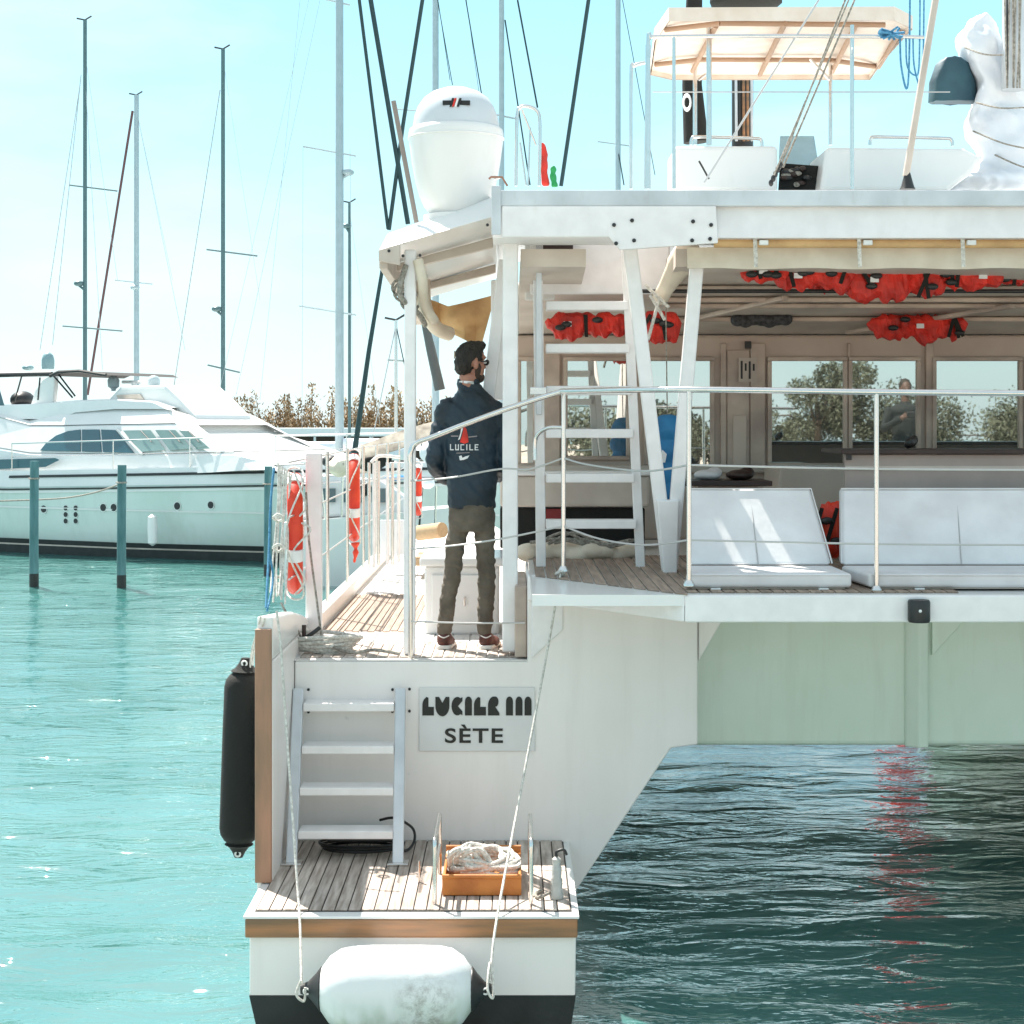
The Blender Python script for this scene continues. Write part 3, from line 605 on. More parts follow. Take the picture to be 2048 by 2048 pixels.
for px, py0, py1, d, r in ((1296, 90, 378, 10.0, .016), (1348, 75, 378, 10.0, .011), (1418, 48, 290, 10.9, .018), (1390, 120, 290, 12.2, .016), (1661, 125, 290, 12.0, .014), (1704, 50, 378, 10.2, .013)):
    cyl(P(px, py0, d), P(px, py1, d), r, 'bimini_pole', STEEL, bim)
mb().tube(spline([P(1292, 378, 10), P(1296, 90, 10), P(1303, 77, 10), P(1325, 73, 10), P(1560, 72, 10), P(1780, 73, 10), P(1848, 75, 10)], 4), .012).build('arch_rail', STEEL, cat, True)
mb().tube(spline([P(1262, 378, 10.4), P(1262, 150, 10.4), P(1268, 132, 10.4), P(1290, 125, 10.4)], 4), .011).build('arch_rail', STEEL, cat, True)
cyl(P(1305, 184, 10.6), P(1900, 184, 10.6), .004, 'guard_wire', WIRE, cat)
cyl(P(1620, 118, 11.3), P(1660, 160, 11.3), .010, 'strut', STEEL, cat)
cyl(P(1397, 160, 12), P(1412, 148, 12), .010, 'strut', STEEL, cat)
# mast and boom gear
mm = mb().tube([P(1485, -140, 13.2), P(1485, 372, 13.2)], .095, 14, .8).build('mast', BLACK, cat, True)
for k, (px, m) in enumerate(((1472, ALU), (1478, BLACK), (1487, WOOD), (1495, WOOD), (1503, ALU))):
    cyl(P(px, 150, 13.05), P(px+1, 282, 13.05), .011, 'halyard', m, mm)
s_ = mb().tube([P(1392, -140, 12.8), P(1384, 170, 12.8), P(1392, 285, 12.8)], [.05, .075, .095], 12).build('furled_genoa', BLACKN, cat, True)
mb().torus(P(1374, 205, 12.69), .045, .013, 14, 6, 'y', (.6, 1.2)).build('sail_mark', WHITEP, s_, True)
mb().ell(P(1492, 2, 13), (.28, .3, .085)).build('boom_bag', BLACKN, cat, True)
# rigging of the catamaran
def line(a, b, r, name='stay', m=WIRE, parent=cat, sag=0):
    a = Vector(a); b = Vector(b); pts = [a+(b-a)*t for t in (0, .25, .5, .75, 1)]
    for p, t in zip(pts, (0, .75, 1, .75, 0)): p.z -= sag*t
    return mb().tube(pts, r, 6).build(name, m, parent, True)
line(P(1650, -20, 10.0), P(1408, 366, 10.0), .0065, 'shroud')
line(P(1702, -30, 9.8), P(1556, 345, 9.8), .006, 'mainsheet', ROPEG)
line(P(1722, -30, 9.85), P(1566, 335, 9.85), .006, 'mainsheet', ROPEG)
line(P(1710, -30, 9.75), P(1548, 350, 9.75), .005, 'mainsheet', ROPEG)
for t in range(5): mb().ell(P(1560-t*4.5, 330+t*9, 9.8), (.014, .014, .02)).build('block', BLACK, cat, True)
line(P(1398, 322, 10.6), P(1418, 358, 10.6), .006, 'handle', BLACK)
bs = mb().tube([P(1876, -30, 9.6), P(1812, 352, 9.6)], .020, 10).build('backstay', CREAM, cat, True)
mb().lathe([(.045, 0), (.036, .02), (.014, .10), (.013, .11)], P(1815, 379, 9.6), 14).build('backstay_foot', BLACK, cat, True)
# dark cover & white stacked sail / dinghy at right
bgc = mb(); rings = []
prof = [(1858, 205, 1956, 205), (1860, 165, 1952, 165), (1872, 130, 1940, 130), (1884, 118, 1922, 119)]
for (a, ya, b, yb2) in prof:
    A, Bq = P(a, ya, 11.5), P(b, yb2, 11.5); r = []
    for k in range(20):
        an = 2*math.pi*k/20; r.append((A+Bq)/2+Vector(((Bq-A).x/2*math.cos(an)*(1+.05*math.sin(5*an)), 0.09*math.sin(an), .004*math.sin(7*an))))
    rings.append(r)
bgc.loft(rings); bgc.build('canvas_hood', FBAG, cat, True)
out_ = [(1965, 25), (1942, 42), (1924, 75), (1936, 118), (1958, 158), (1956, 195), (1944, 225), (1945, 270), (1968, 305), (1945, 345), (1890, 384), (2140, 384), (2140, 205), (2060, 190), (2022, 160), (2008, 100), (1992, 48)]
bl = mb().prism([(X(a_, 11.4), Z(b_, 11.4)) for a_, b_ in out_], 11.3, 11.62)
for c, r in (((2020, 265, 11.35), (.24, .16, .20)), ((2080, 300, 11.3), (.35, .2, .22)), ((1990, 270, 11.35), (.12, .12, .14)), ((1968, 90, 11.35), (.10, .12, .16)), ((2000, 360, 11.3), (.33, .2, .07))): bl.ell(P(*c), r)
remeshed(bl, 'stowed_mainsail', SAIL, cat, .02, 8, lambda co, n: co+n*(.03*abs(noise.noise(Vector((co.x*4+co.z*2.5, co.y*3, co.z*1.6-co.x*1.5))))+.035*abs(noise.noise(Vector((co.x*9+co.z*6, co.y*5, co.z*3.5-co.x*4))))+.012*noise.noise(Vector((co.x*24+co.z*14, co.y*9, co.z*9)))-.02))
for a in ((1952, 205, 2048, 215), (1946, 262, 2070, 300), (1990, 310, 2100, 345), (1930, 95, 2006, 110)): mb().tube(spline([P(a[0], a[1], 11.22), P((a[0]+a[2])/2, (a[1]+a[3])/2+6, 11.05), P(a[2], a[3], 11.1)]), .006, 6).build('lashing', ROPEG, cat, True)
mt = mb().tube([P(2030, -100, 11.2), P(2026, 180, 11.2)], .075, 12).build('boom_crutch', ALU, cat, True)
for k in range(7): line(P(2008+k*6, -60, 11.08), P(2010+k*5+random.uniform(-6, 6), 176, 11.08), .006, 'halyard', random.choice([BLACK, ROPEG]))
# blue rope tied to the bimini corner
br = thing('blue_rope', 'blue rope knotted on the bimini corner with loops hanging down', 'rope', P(1785, 68, 10.0))
k_ = mb()
for i in range(16):
    a = random.uniform(0, 6.28); k_.tube([P(1783+random.uniform(-8, 8), 68+random.uniform(-5, 5), 9.98), P(1783+26*math.cos(a), 66+14*math.sin(a), 9.95+random.uniform(-.03, .03))], .007, 6)
k_.build('knot', ROPEB, br, True)
for (a, b, c, r, n_) in ((1800, 1818, 178, .006, 0), (1812, 1838, 150, .005, 1), (1826, 1846, 172, .005, 2)):
    mb().tube(spline([P(a, 72, 10), P(a+2, 130, 10), P((a+b)/2+4, c, 10), P(b, 130, 10), P(b+2, -20, 10)]), r, 6).build('loop', ROPEB, br, True)
# satellite dome on the side roof
sdome = thing('satellite_dome', 'big white egg-shaped satellite dome with a badge on top of the side roof', 'satellite dome', P(912, 432, 9.9))
c0 = P(912, 428, 9.98); s = 9.98/F
dm = mb(); rings = []
shape = [(50, -4), (64, 14), (73, 34), (81, 62), (88, 98), (92, 128), (95, 150), (95, 160), (93, 168), (86, 172)]
dm.lathe([(r*s, h*s) for r, h in shape], c0, 40)
body = dm.build('dome_base', WHITE, sdome, True)
mb().lathe([(87*s, 166*s), (86.5*s, 176*s), (83*s, 196*s), (76*s, 214*s), (64*s, 231*s), (47*s, 243*s), (24*s, 251*s), (1*s, 253*s)], c0, 40).build('dome_top', mat('grey_dome', (.60, .64, .67), .35, var=.02), sdome, True)
mb().torus(c0+Vector((0, 0, 150*s)), 95*s, .006, 40, 6, 'z').build('seam', WHITE, sdome, True)
bp = P(912, 204, 9.98-.245)
def disp(px0, px1, py0, py1, dy, name, m): return mb().prism([(X(px0, bp.y), Z(py1, bp.y)), (X(px1, bp.y), Z(py1, bp.y)), (X(px1, bp.y), Z(py0, bp.y)), (X(px0, bp.y), Z(py0, bp.y))], bp.y+dy, bp.y+dy+.06).build(name, m, sdome)
disp(885, 906, 200, 209, .012, 'badge', INK); disp(920, 940, 200, 209, .012, 'badge', INK)
for k, (a, m) in enumerate(((903, INK), (908, RED), (913, WHITEP), (918, INK))):
    mb().prism([(X(a-4, bp.y), Z(213, bp.y)), (X(a, bp.y), Z(213, bp.y)), (X(a+5, bp.y), Z(196, bp.y)), (X(a+1, bp.y), Z(196, bp.y))], bp.y-.002, bp.y+.05).build('badge_stripe', m, sdome)
mb().lathe([(.19, 0), (.19, .05), (.12, .07)], c0+Vector((0, 0, -.06)), 24).build('mount', WHITE, sdome, True)
# pole & ensign frame beside dome
pole = mb().tube([P(787, 202, 9.8), P(833, 445, 9.8)], .014, 8).build('boat_hook', mat('grey_wood_pole', (.30, .25, .22), .7), None, True)
tag(pole, 'leaning grey-brown pole standing beside the white satellite dome', 'pole')
mb().tube(spline([P(1032, 372, 9.9), P(1034, 235, 9.9), P(1040, 216, 9.9), P(1052, 212, 9.9), P(1070, 218, 9.9), P(1079, 235, 9.9), P(1080, 290, 9.9), P(1078, 372, 9.9)], 5), .010, 8).build('antenna_frame', STEEL, cat, True)
for a in ((1044, 220, 1072, 290), (1040, 285, 1052, 370), (1060, 255, 1056, 372), (982, 360, 1000, 355)): cyl(P(a[0], a[1], 9.9), P(a[2], a[3], 9.9), .006, 'strut', STEEL, cat, 6)
mb().tube([P(978, 358, 9.5), P(982, 354, 9.5), P(1004, 354, 9.5), P(1015, 372, 9.5)], .006).build('grab_handle', mat('copper_handle', (.4, .2, .13), .4, .5), cat, True)
fl_ = thing('ensign', 'furled red and green flag hanging from the frame behind the roof edge', 'flag', P(1086, 372, 9.95))
def cloth(pts, r, m, name, parent): return mb().tube(spline([P(*p) for p in pts]), r, 10, .5).build(name, m, parent, True)
cloth([(1083, 286, 9.95), (1088, 310, 9.95), (1088, 340, 9.95), (1092, 372, 9.95)], [.012, .02, .025, .027, .026, .028, .03, .026, .024, .028, .03, .03, .026, .024, .026, .028, .03, .03, .02], RED, 'red_cloth', fl_)
cloth([(1108, 332, 9.97), (1106, 350, 9.97), (1110, 374, 9.97)], [.008, .014, .022, .024, .02, .018, .024, .026, .024, .02, .024, .026, .02], GREEN, 'green_cloth', fl_)
# ------------------------------------------------------------------ loose things on board
# black fender
def fender(name, label, c, axis, L_, r, m, endm, cap=.055, hole=True, lean=0):
    o = thing(name, label, 'fender', c)
    h = L_/2
    prof = [(.02, -h)]+[(r*math.sin(R(a)), -h+r*.9*(1-math.cos(R(a)))) for a in (30, 50, 70, 90)]+[(r*1.01, -h*.3), (r*1.01, h*.3)]+[(r*math.sin(R(a)), h-r*.9*(1-math.cos(R(a)))) for a in (90, 70, 50, 30)]+[(.02, h)]
    body = mb().lathe(prof, c, 36, axis).build('body', m, o, True)
    for s_ in (-1, 1):
        pf = [(.001, (h+cap)*s_), (.022, (h+cap*.96)*s_), (.034, (h+cap*.5)*s_), (r*(.36 if r > .15 else .5), (h+.004)*s_), (r*(.52 if r > .15 else .72), (h-r*.10)*s_), (r*.45, (h-r*.3)*s_)]
        e = mb().lathe(pf, c, 20, axis).build('end_cap', endm, o, True)
        cc = Vector(c)+({'z': Vector((0, 0, 1)), 'x': Vector((1, 0, 0))}[axis])*(h+cap*.55)*s_
        mb().torus(cc+Vector((0, -.034, 0)), .013, .005, 12, 6, 'y').build('eyelet', WHITE, e, True)
    return o
c = P(486, 1515, 8.95); bf = fender('fender', 'long black fender hanging outside the brown rubbing strip', (c.x-.005, c.y, c.z), 'z', .93, .105, BLACKN, BLACKN, .06)
bf.rotation_euler = (0, R(2.0), 0)
FEND = mat('stained_white_fender', (.74, .76, .76), .4, var=.0, vscale=3, bump=.15, bscale=20)
def stain(m):
    t = m.node_tree; b = t.nodes['Principled BSDF']; src = b.inputs['Base Color'].links[0].from_socket
    g = t.nodes.new('ShaderNodeTexCoord'); se = t.nodes.new('ShaderNodeSeparateXYZ'); t.links.new(g.outputs['Object'], se.inputs[0])
    mz = t.nodes.new('ShaderNodeMapRange'); mz.inputs['From Min'].default_value = .04; mz.inputs['From Max'].default_value = -.19; t.links.new(se.outputs['Z'], mz.inputs[0])
    n = t.nodes.new('ShaderNodeTexNoise'); n.inputs['Scale'].default_value = 6; n.inputs['Detail'].default_value = 7; mp = t.nodes.new('ShaderNodeMapping'); mp.inputs['Scale'].default_value = (1.6, 1, .8)
    t.links.new(g.outputs['Object'], mp.inputs[0]); t.links.new(mp.outputs[0], n.inputs['Vector'])
    r = t.nodes.new('ShaderNodeMapRange'); r.inputs['From Min'].default_value = .35; r.inputs['From Max'].default_value = .7; t.links.new(n.outputs['Fac'], r.inputs[0])
    mu = t.nodes.new('ShaderNodeMath'); mu.operation = 'MULTIPLY'; t.links.new(mz.outputs[0], mu.inputs[0]); t.links.new(r.outputs[0], mu.inputs[1])
    mx = t.nodes.new('ShaderNodeMix'); mx.data_type = 'RGBA'; mx.inputs[7].default_value = (.14, .24, .07, 1); t.links.new(mu.outputs[0], mx.inputs[0]); t.links.new(src, mx.inputs[6])
    # scratched grey-black patch right of the middle
    ab = t.nodes.new('ShaderNodeMath'); ab.operation = 'SUBTRACT'; ab.inputs[1].default_value = .14; t.links.new(se.outputs['X'], ab.inputs[0])
    ab2 = t.nodes.new('ShaderNodeMath'); ab2.operation = 'ABSOLUTE'; t.links.new(ab.outputs[0], ab2.inputs[0])
    mr = t.nodes.new('ShaderNodeMapRange'); mr.inputs['From Min'].default_value = .17; mr.inputs['From Max'].default_value = .03; t.links.new(ab2.outputs[0], mr.inputs[0])
    n2 = t.nodes.new('ShaderNodeTexNoise'); n2.inputs['Scale'].default_value = 11; n2.inputs['Detail'].default_value = 9; n2.inputs['Roughness'].default_value = .75; n2.inputs['Distortion'].default_value = .25; t.links.new(g.outputs['Object'], n2.inputs['Vector'])
    r2 = t.nodes.new('ShaderNodeMapRange'); r2.inputs['From Min'].default_value = .46; r2.inputs['From Max'].default_value = .70; t.links.new(n2.outputs['Fac'], r2.inputs[0])
    mz2 = t.nodes.new('ShaderNodeMapRange'); mz2.inputs['From Min'].default_value = .15; mz2.inputs['From Max'].default_value = .04; t.links.new(se.outputs['Z'], mz2.inputs[0])
    m1 = t.nodes.new('ShaderNodeMath'); m1.operation = 'MULTIPLY'; t.links.new(mr.outputs[0], m1.inputs[0]); t.links.new(r2.outputs[0], m1.inputs[1])
    m2 = t.nodes.new('ShaderNodeMath'); m2.operation = 'MULTIPLY'; t.links.new(m1.outputs[0], m2.inputs[0]); t.links.new(mz2.outputs[0], m2.inputs[1])
    mx2 = t.nodes.new('ShaderNodeMix'); mx2.data_type = 'RGBA'; mx2.inputs[7].default_value = (.16, .13, .09, 1); t.links.new(m2.outputs[0], mx2.inputs[0]); t.links.new(mx.outputs[2], mx2.inputs[6])
    t.links.new(mx2.outputs[2], b.inputs['Base Color'])
stain(FEND)
fc = P(793, 1978, 7.83)
wf = fender('fender', 'fat white stained fender lying across the stern below the swim platform', fc, 'x', .735, .192, FEND, BLACK, .075)
def rope(label, paths, m=ROPE, name='mooring_rope', cat_='rope', flat=1):
    b = mb()
    for pts, r in paths: b.tube(spline(pts), r, 8)
    o = b.build(name, m, None, True); return tag(o, label, cat_)
fl0 = Vector((fc.x-.43, fc.y-.03, fc.z)); fr0 = Vector((fc.x+.43, fc.y-.03, fc.z))
rope('thin white line running down the left side of the ladder to the white fender', [([P(553, 1222, 8.64), P(562, 1301, 8.6), P(578, 1530, 8.45), P(594, 1759, 8.2), P(600, 1850, 8.02), fl0+Vector((0, -.02, .04))], .0062), ([fl0+Vector((0, -.035, .06)), fl0+Vector((-.02, -.045, 0)), fl0+Vector((.015, -.045, -.03)), fl0+Vector((.02, -.04, .03))], .006)])
rope('white line slanting across the name plate from the stanchion foot to the white fender', [([P(1122, 1142, 9.32), P(1095, 1300, 9.15), P(1040, 1590, 8.7), P(995, 1830, 8.03), P(983, 1925, 7.85), fr0+Vector((0, -.02, .05))], .0062), ([P(1122, 1142, 9.30), P(1112, 1148, 9.33), P(1128, 1150, 9.33), P(1124, 1142, 9.30)], .008), ([P(980, 1925, 7.84), P(977, 1945, 7.80), fr0+Vector((-.01, -.05, .02)), fr0+Vector((.015, -.05, -.01)), P(984, 1930, 7.84)], .006)])
rope('orange and white lashing above the black fender', [([P(505, 1330, 8.9), P(508, 1300, 8.85), P(520, 1270, 8.7), P(530, 1235, 8.63)], .006), ([P(500, 1335, 8.92), P(504, 1300, 8.9), P(514, 1262, 8.7), P(522, 1232, 8.63)], .005)], ROPE)
# ropes hanging at the port corner
rope('pale blue line hanging down beside the left post of the side rail', [([P(548, 935, 9.6), P(541, 1010, 9.5), P(538, 1100, 9.4), P(532, 1215, 9.2)], .007), ([P(538, 1100, 9.4), P(546, 1160, 9.35), P(534, 1222, 9.2)], .006)], ROPEB)
hr = []
for k in range(7):
    a = 550+k*4.5; hr.append(([P(a+6, 925+k*4, 9.9), P(a+random.uniform(-6, 6), 1010, 9.85), P(a-3+random.uniform(-5, 5), 1110, 9.75), P(a-8+random.uniform(-3, 3), 1200+random.uniform(-20, 15), 9.6)], .0055))
for y in (1035, 1095, 1160): hr.append(([P(546, y, 9.72), P(556, y-6, 9.7), P(566, y+2, 9.72), P(556, y+8, 9.74), P(546, y, 9.72)], .008))
rope('tangle of white lines hanging from the port rail left of the first life ring', hr, ROPE, 'hanging_lines', 'rope')
cl = thing('mooring_line_coil', 'coiled grey white mooring rope lying round the cleat at the left deck corner', 'rope', P(640, 1296, 9.75))
b = mb()
for k in range(5):
    pts = []
    for j in range(26):
        a = 2*math.pi*j/25; rr = .14+.012*k
        pts.append(Vector((X(645, 9.8)+rr*1.15*math.cos(a)+random.uniform(-.01, .01), 9.80+rr*.75*math.sin(a), 1.612+.019*k+.01*math.sin(a*2+k))))
    b.tube(pts, .0125, 7)
b.build('coil', ROPE, cl, True)
mb().tube(spline([P(606, 1292, 9.7), P(600, 1270, 9.7), P(575, 1230, 9.6), P(562, 1205, 9.6)]), .007, 7).build('tail', ROPEG, cl, True)
mb().tube(spline([P(612, 985, 10.1), P(618, 1080, 10), P(632, 1190, 9.9), P(643, 1272, 9.8)]), .007, 7).build('tail', ROPEG, cl, True)
mb().tube(spline([P(660, 1290, 9.7), P(700, 1305, 9.62), P(750, 1300, 9.62), P(800, 1308, 9.6)]), .010, 7).build('tail', ROPEG, cl, True)
mb().tube(spline([P(598, 1283, 9.72), P(620, 1270, 9.72), P(640, 1255, 9.74)]), .012, 8).build('cleat', BLACK, cl, True)
cyl(P(608, 1285, 9.72), P(608, 1250, 9.72), .012, 'cleat_pin', BROWNB, cl)
# life rings
def life_ring(label, px, py, d, R0, group='red horseshoe life rings on the port rail', tilt=0):
    c = P(px, py, d); o = thing('life_ring', label, 'life ring', c, group)
    mb().torus(c, R0-.055, .046, 40, 12, 'x', (.72, 1)).build('ring', ORANGE, o, True)
    for a in (20, 110, 200, 290):
        y, z = math.cos(R(a))*(R0-.055)*.72, math.sin(R(a))*(R0-.055); t = Vector((0, -math.sin(R(a))*.72, math.cos(R(a)))).normalized()*.035
        q = c+Vector((0, y, z)); mb().tube([q-t, q+t], .049, 14).build('band', WHITEP, o, True)
    pts = [c+Vector((-.0+.052*math.cos(3*t), math.cos(t)*(R0+.02)*.72, math.sin(t)*(R0+.02))) for t in [2*math.pi*k/40 for k in range(41)]]
    mb().tube(pts, .006, 6).build('grab_line', ROPE, o, True)
    o.rotation_euler = (0, 0, math.atan(-c.x/c.y))
    return o
l1 = life_ring('nearest and largest red life ring, wrapped in white line beside the white plank', 590, 1067, 10.05, .37)
mb().tube(spline([P(578, 940, 9.85), P(600, 1010, 9.8), P(585, 1040, 9.82), P(610, 1060, 9.8), P(575, 1105, 9.8), P(600, 1160, 9.85), P(580, 1190, 9.85)]), .006, 6).build('lashing', ROPE, l1, True)
l2 = life_ring('middle red life ring hanging at the foot of the dark furled forestay', 708, 995, 13.5, .36)
mb().tube(spline([P(708, 1085, 13.4), P(709, 1105, 13.4), P(706, 1125, 13.4)]), [.03, .035, .03, .02, .012, .02, .025, .02, .015, .01, .012, .01, .008], 8).build('strobe_light', ORANGE, l2, True)
l3 = life_ring('farthest and smallest red life ring seen between the post and the man', 836, 980, 21, .33)
# crate holder rails + crate with rope
for k, px in enumerate((868, 1059)):
    o = mb(); dA, dB = 8.22, 9.05
    xx = X(px+3, 8.3)
    o.tube(spline([(xx, dA, .592), (xx, dA, .86), (xx, dA+.04, .90), (xx, dA+.12, .895), (xx, dB-.35, .895), (xx, dB-.28, .87), (xx, dB-.27, .592)], 5), .011, 8)
    o.tube([(xx, dA, .74), (xx, dB-.28, .74)], .009, 8)
    g = tag(o.build('crate_rail', STEEL, None, True), ('bent steel rail on the left side of the orange crate', 'bent steel rail on the right side of the orange crate')[k], 'rail', 'steel rails holding the crate')
cx0, cx1, cy0, cy1 = X(884, 8.33), X(1043, 8.33), 8.36, 8.86
z0, z1 = .594, .765
cr_ = thing('orange_crate', 'open orange crate full of white rope between two steel rails on the swim platform', 'crate', ((cx0+cx1)/2, 8.6, .594))
z1 = Z(1754, cy0)
mb().box(cx0, cx1, cy0, cy0+.015, z0, z1).build('side_panel', CRATEM, cr_, False, .005)
mb().box(cx0, cx1, cy1-.015, cy1, z0, z1+.02).build('side_panel', CRATEM, cr_, False, .005)
mb().box(cx0, cx0+.015, cy0+.016, cy1-.016, z0, z1).build('side_panel', CRATEM, cr_, False, .005)
mb().box(cx1-.015, cx1, cy0+.016, cy1-.016, z0, z1).build('side_panel', CRATEM, cr_, False, .005)
mb().box(cx0+.016, cx1-.016, cy0+.016, cy1-.016, z0, z0+.01).build('bottom', CRATEM, cr_)
rimp = [(cx0, cy0), (cx1, cy0), (cx1, cy1), (cx0, cy1), (cx0, cy0)]
mb().tube([(x, y, z1+.002) for x, y in rimp[:2]], .012, 8).build('rim', CRATEM, cr_, True)
mb().tube([(x, y, z1+.022) for x, y in rimp[2:4]], .012, 8).build('rim', CRATEM, cr_, True)
b = mb()
for k in range(11):
    a0 = random.uniform(0, 6.28); cxr = (cx0+cx1)/2+random.uniform(-.06, .06); pts = []
    for j in range(9):
        a = a0+j*.75; pts.append(Vector((max(cx0+.02, min(cx1-.02, cxr+random.uniform(.10, .20)*math.cos(a)+random.uniform(-.02, .02))), 8.61+.17*math.sin(a)*random.uniform(.7, 1.1), .665+.007*k+random.uniform(-.025, .025))))
    b.tube(spline(pts, 4), .0125, 7)
for k in range(3): b.tube(spline([P(905+k*12, 1750, 8.6), P(900+k*14, 1712, 8.5), P(925+k*18, 1700, 8.5), P(950+k*20, 1742, 8.5)], 5), .015, 7)
tag(b.build('rope_pile', ROPE, None, True), 'white mooring rope piled inside the orange crate', 'rope')
# pump / shower head at right of platform
sp = thing('deck_shower', 'small translucent hand pump standing at the right corner of the swim platform', 'pump', P(1113, 1800, 8.28))
c = Vector((X(1113, 8.32), 8.32, .594)); K = mat('clear_grey_plastic', (.5, .5, .47), .3, var=.1, vscale=20, bump=.4, bscale=40)
mb().lathe([(.034, 0), (.036, .02), (.028, .03), (.03, .09), (.024, .10), (.026, .15), (.018, .16), (.022, .19), (.012, .2)], c, 18).build('barrel', K, sp, True)
mb().tube(spline([c+Vector((0, 0, .2)), c+Vector((0, 0, .225)), c+Vector((.035, 0, .235)), c+Vector((.05, 0, .21))]), .007).build('handle', BLACK, sp, True)
mb().tube(spline([c+Vector((-.03, -.01, .03)), c+Vector((-.09, -.03, .01)), c+Vector((-.10, .05, .008)), c+Vector((-.07, .10, .008))]), .008).build('hose', ROPEG, sp, True)
for (px, py) in ((838, 1722), ): cyl(P(px, 1768, 8.62), P(px, 1722, 8.62), .006, 'peg', STEEL, plat)
# hose and box under the ladder
hb = thing('hose_coil', 'black hose coiled on the teak under the lower ladder', 'hose', (X(710, 9.3), 9.28, .594)); b = mb()
for k in range(3):
    pts = [Vector((X(722, 9.3)+(.20+.012*k)*math.cos(a), 9.27+.11*math.sin(a), .606+.014*k)) for a in [2*math.pi*j/28 for j in range(29)]]
    b.tube(pts, .0075, 6)
b.build('loops', BLACK, hb, True)
mb().tube(spline([P(760, 1640, 9.36), P(790, 1636, 9.3), P(824, 1655, 9.28), P(829, 1680, 9.25), P(815, 1700, 9.2), P(790, 1702, 9.2)]), .0075, 7).build('loop', BLACK, hb, True)
tb = mb().hexa([(X(655, 9.3), 9.27, .63), (X(792, 9.3), 9.27, .63), (X(792, 9.3), 9.41, .63), (X(655, 9.3), 9.41, .63), (X(660, 9.3), 9.28, .685), (X(786, 9.3), 9.28, .685), (X(786, 9.3), 9.40, .685), (X(660, 9.3), 9.40, .685)]).build('gangway_motor', BLACK, None, False, .01)
tag(tb, 'flat black box lying inside the hose coil under the ladder', 'box')
# sofas on the cockpit beam
def sofa(name, label, x0f, x1f, x0b, x1b, seat_end_y=1145):
    o = thing(name, label, 'bench', (X((x0f+x1f)/2, 8.7), 8.9, 2.07))
    d0, d1, d2 = 8.62, 9.12, 9.42
    zs0, zs1 = 2.078, 2.15
    mb().hexa([(X(x0f, d0), d0, zs0), (X(x1f, d0), d0, zs0), (X(x1b+10, d1), d1, zs0), (X(x0b, d1), d1, zs0), (X(x0f, d0), d0, zs1), (X(x1f, d0), d0, zs1), (X(x1b+10, d1), d1, zs1), (X(x0b, d1), d1, zs1)]).build('seat_cushion', VINYL, o, False, .018, 4)
    top = Z(977, d2)
    mb().hexa([(X(x0b, d1), d1-.015, zs1+.002), (X(x1b+8, d1), d1-.015, zs1+.002), (X(x1b+8, d1), d1+.07, zs1+.002), (X(x0b, d1), d1+.07, zs1+.002), (X(x0b-2, d2), d2-.03, top), (X(x1b-35, d2), d2-.03, top), (X(x1b-35, d2), d2+.05, top), (X(x0b-2, d2), d2+.05, top)]).build('backrest', VINYL, o, False, .022, 4)
    pa = [Vector((X(x0b-2, d2), d2-.034, top)), Vector((X(x1b-35, d2), d2-.034, top)), Vector((X(x1b+8, d1), d1-.018, zs1+.012))]
    mb().tube([Vector((X(x0b, d1), d1-.018, zs1+.012))]+pa, .0045, 6).build('piping', VINYL, o, True)
    mb().tube([(X(x0f, d0)+.01, d0-.001, zs1-.008), (X(x1f, d0)-.01, d0-.001, zs1-.008)], .0045, 6).build('piping', VINYL, o, True)
    ns = max(1, int((x1f-x0f)/300))
    for k in range(1, ns+1):
        t = k/(ns+1); q0 = Vector((X(x0b, d1)*(1-t)+X(x1b, d1)*t, d1-.016, zs1+.01)); q1 = Vector((X(x0b, d2)*(1-t)+X(x1b-35, d2)*t, d2-.031, top-.01)); mb().tube([q0, q1], .003, 5).build('seam', mat('grey_seam', (.45, .44, .43), .8), o, True)
    mb().box(X(x0f+12, d0), X(x1f-12, d0), d0+.02, d0+.45, 2.0705, 2.0775).build('base_board', CREAM, o, False, .002)
    for k in (.15, .8):
        xx = X(x0f, d0)*(1-k)+X(x1f, d0)*k; mb().box(xx, xx+.05, d0-.004, d0+.02, 2.062, 2.0765).build('foot', WHITE, o, False, .003)
    return o
sofa('bench', 'short white cushioned bench with leaning backrest beside the V-shaped post', 1372, 1704, 1376, 1655)
sofa('bench', 'long white cushioned bench running out of the picture on the right', 1738, 2350, 1682, 2400)
# dark-edged counter with smoked panel
ct = thing('cockpit_table', 'beige counter with thin dark top standing behind the long bench', 'counter', (X(1900, 9.9), 10, 2.07))
mb().box(X(1680, 9.9), 4.6, 9.86, 10.5, Z(908, 9.9), Z(899, 9.9)).build('top', BROWNB, ct, False, .004)
mb().box(X(1690, 9.9), 4.6, 9.9, 9.94, 2.072, Z(909, 9.9)).build('front_panel', mat('tan_panel', (.42, .33, .29), .5), ct, False, .005)
mb().box(X(1690, 9.9), 4.6, 9.885, 9.899, Z(938, 9.9), Z(932, 9.9)).build('trim', CREAM, ct)
mb().box(X(1692, 9.9), X(1702, 9.9), 9.88, 9.899, Z(920, 9.9), Z(908.5, 9.9)).build('latch', BLACK, ct)
sh = mb()
for k in range(5): sh.ell((X(1820+k*3, 9.95), 9.98+random.uniform(-.03, .03), Z(888-k*2, 9.95)), (.02+.015*random.random(), .03, .03))
tag(remeshed(sh, 'winch_handle', BLACK, None, .008, 2), 'small dark gadget lying on the counter top', 'gadget')
sp_ = thing('low_table', 'dark table edge with clutter behind the short bench', 'table', (X(1480, 10.5), 10.5, 2.07))
mb().box(X(1360, 10.5), X(1545, 10.5), 10.5, 11.0, Z(972, 10.5), Z(962, 10.5)).build('top', BROWNB, sp_, False, .004)
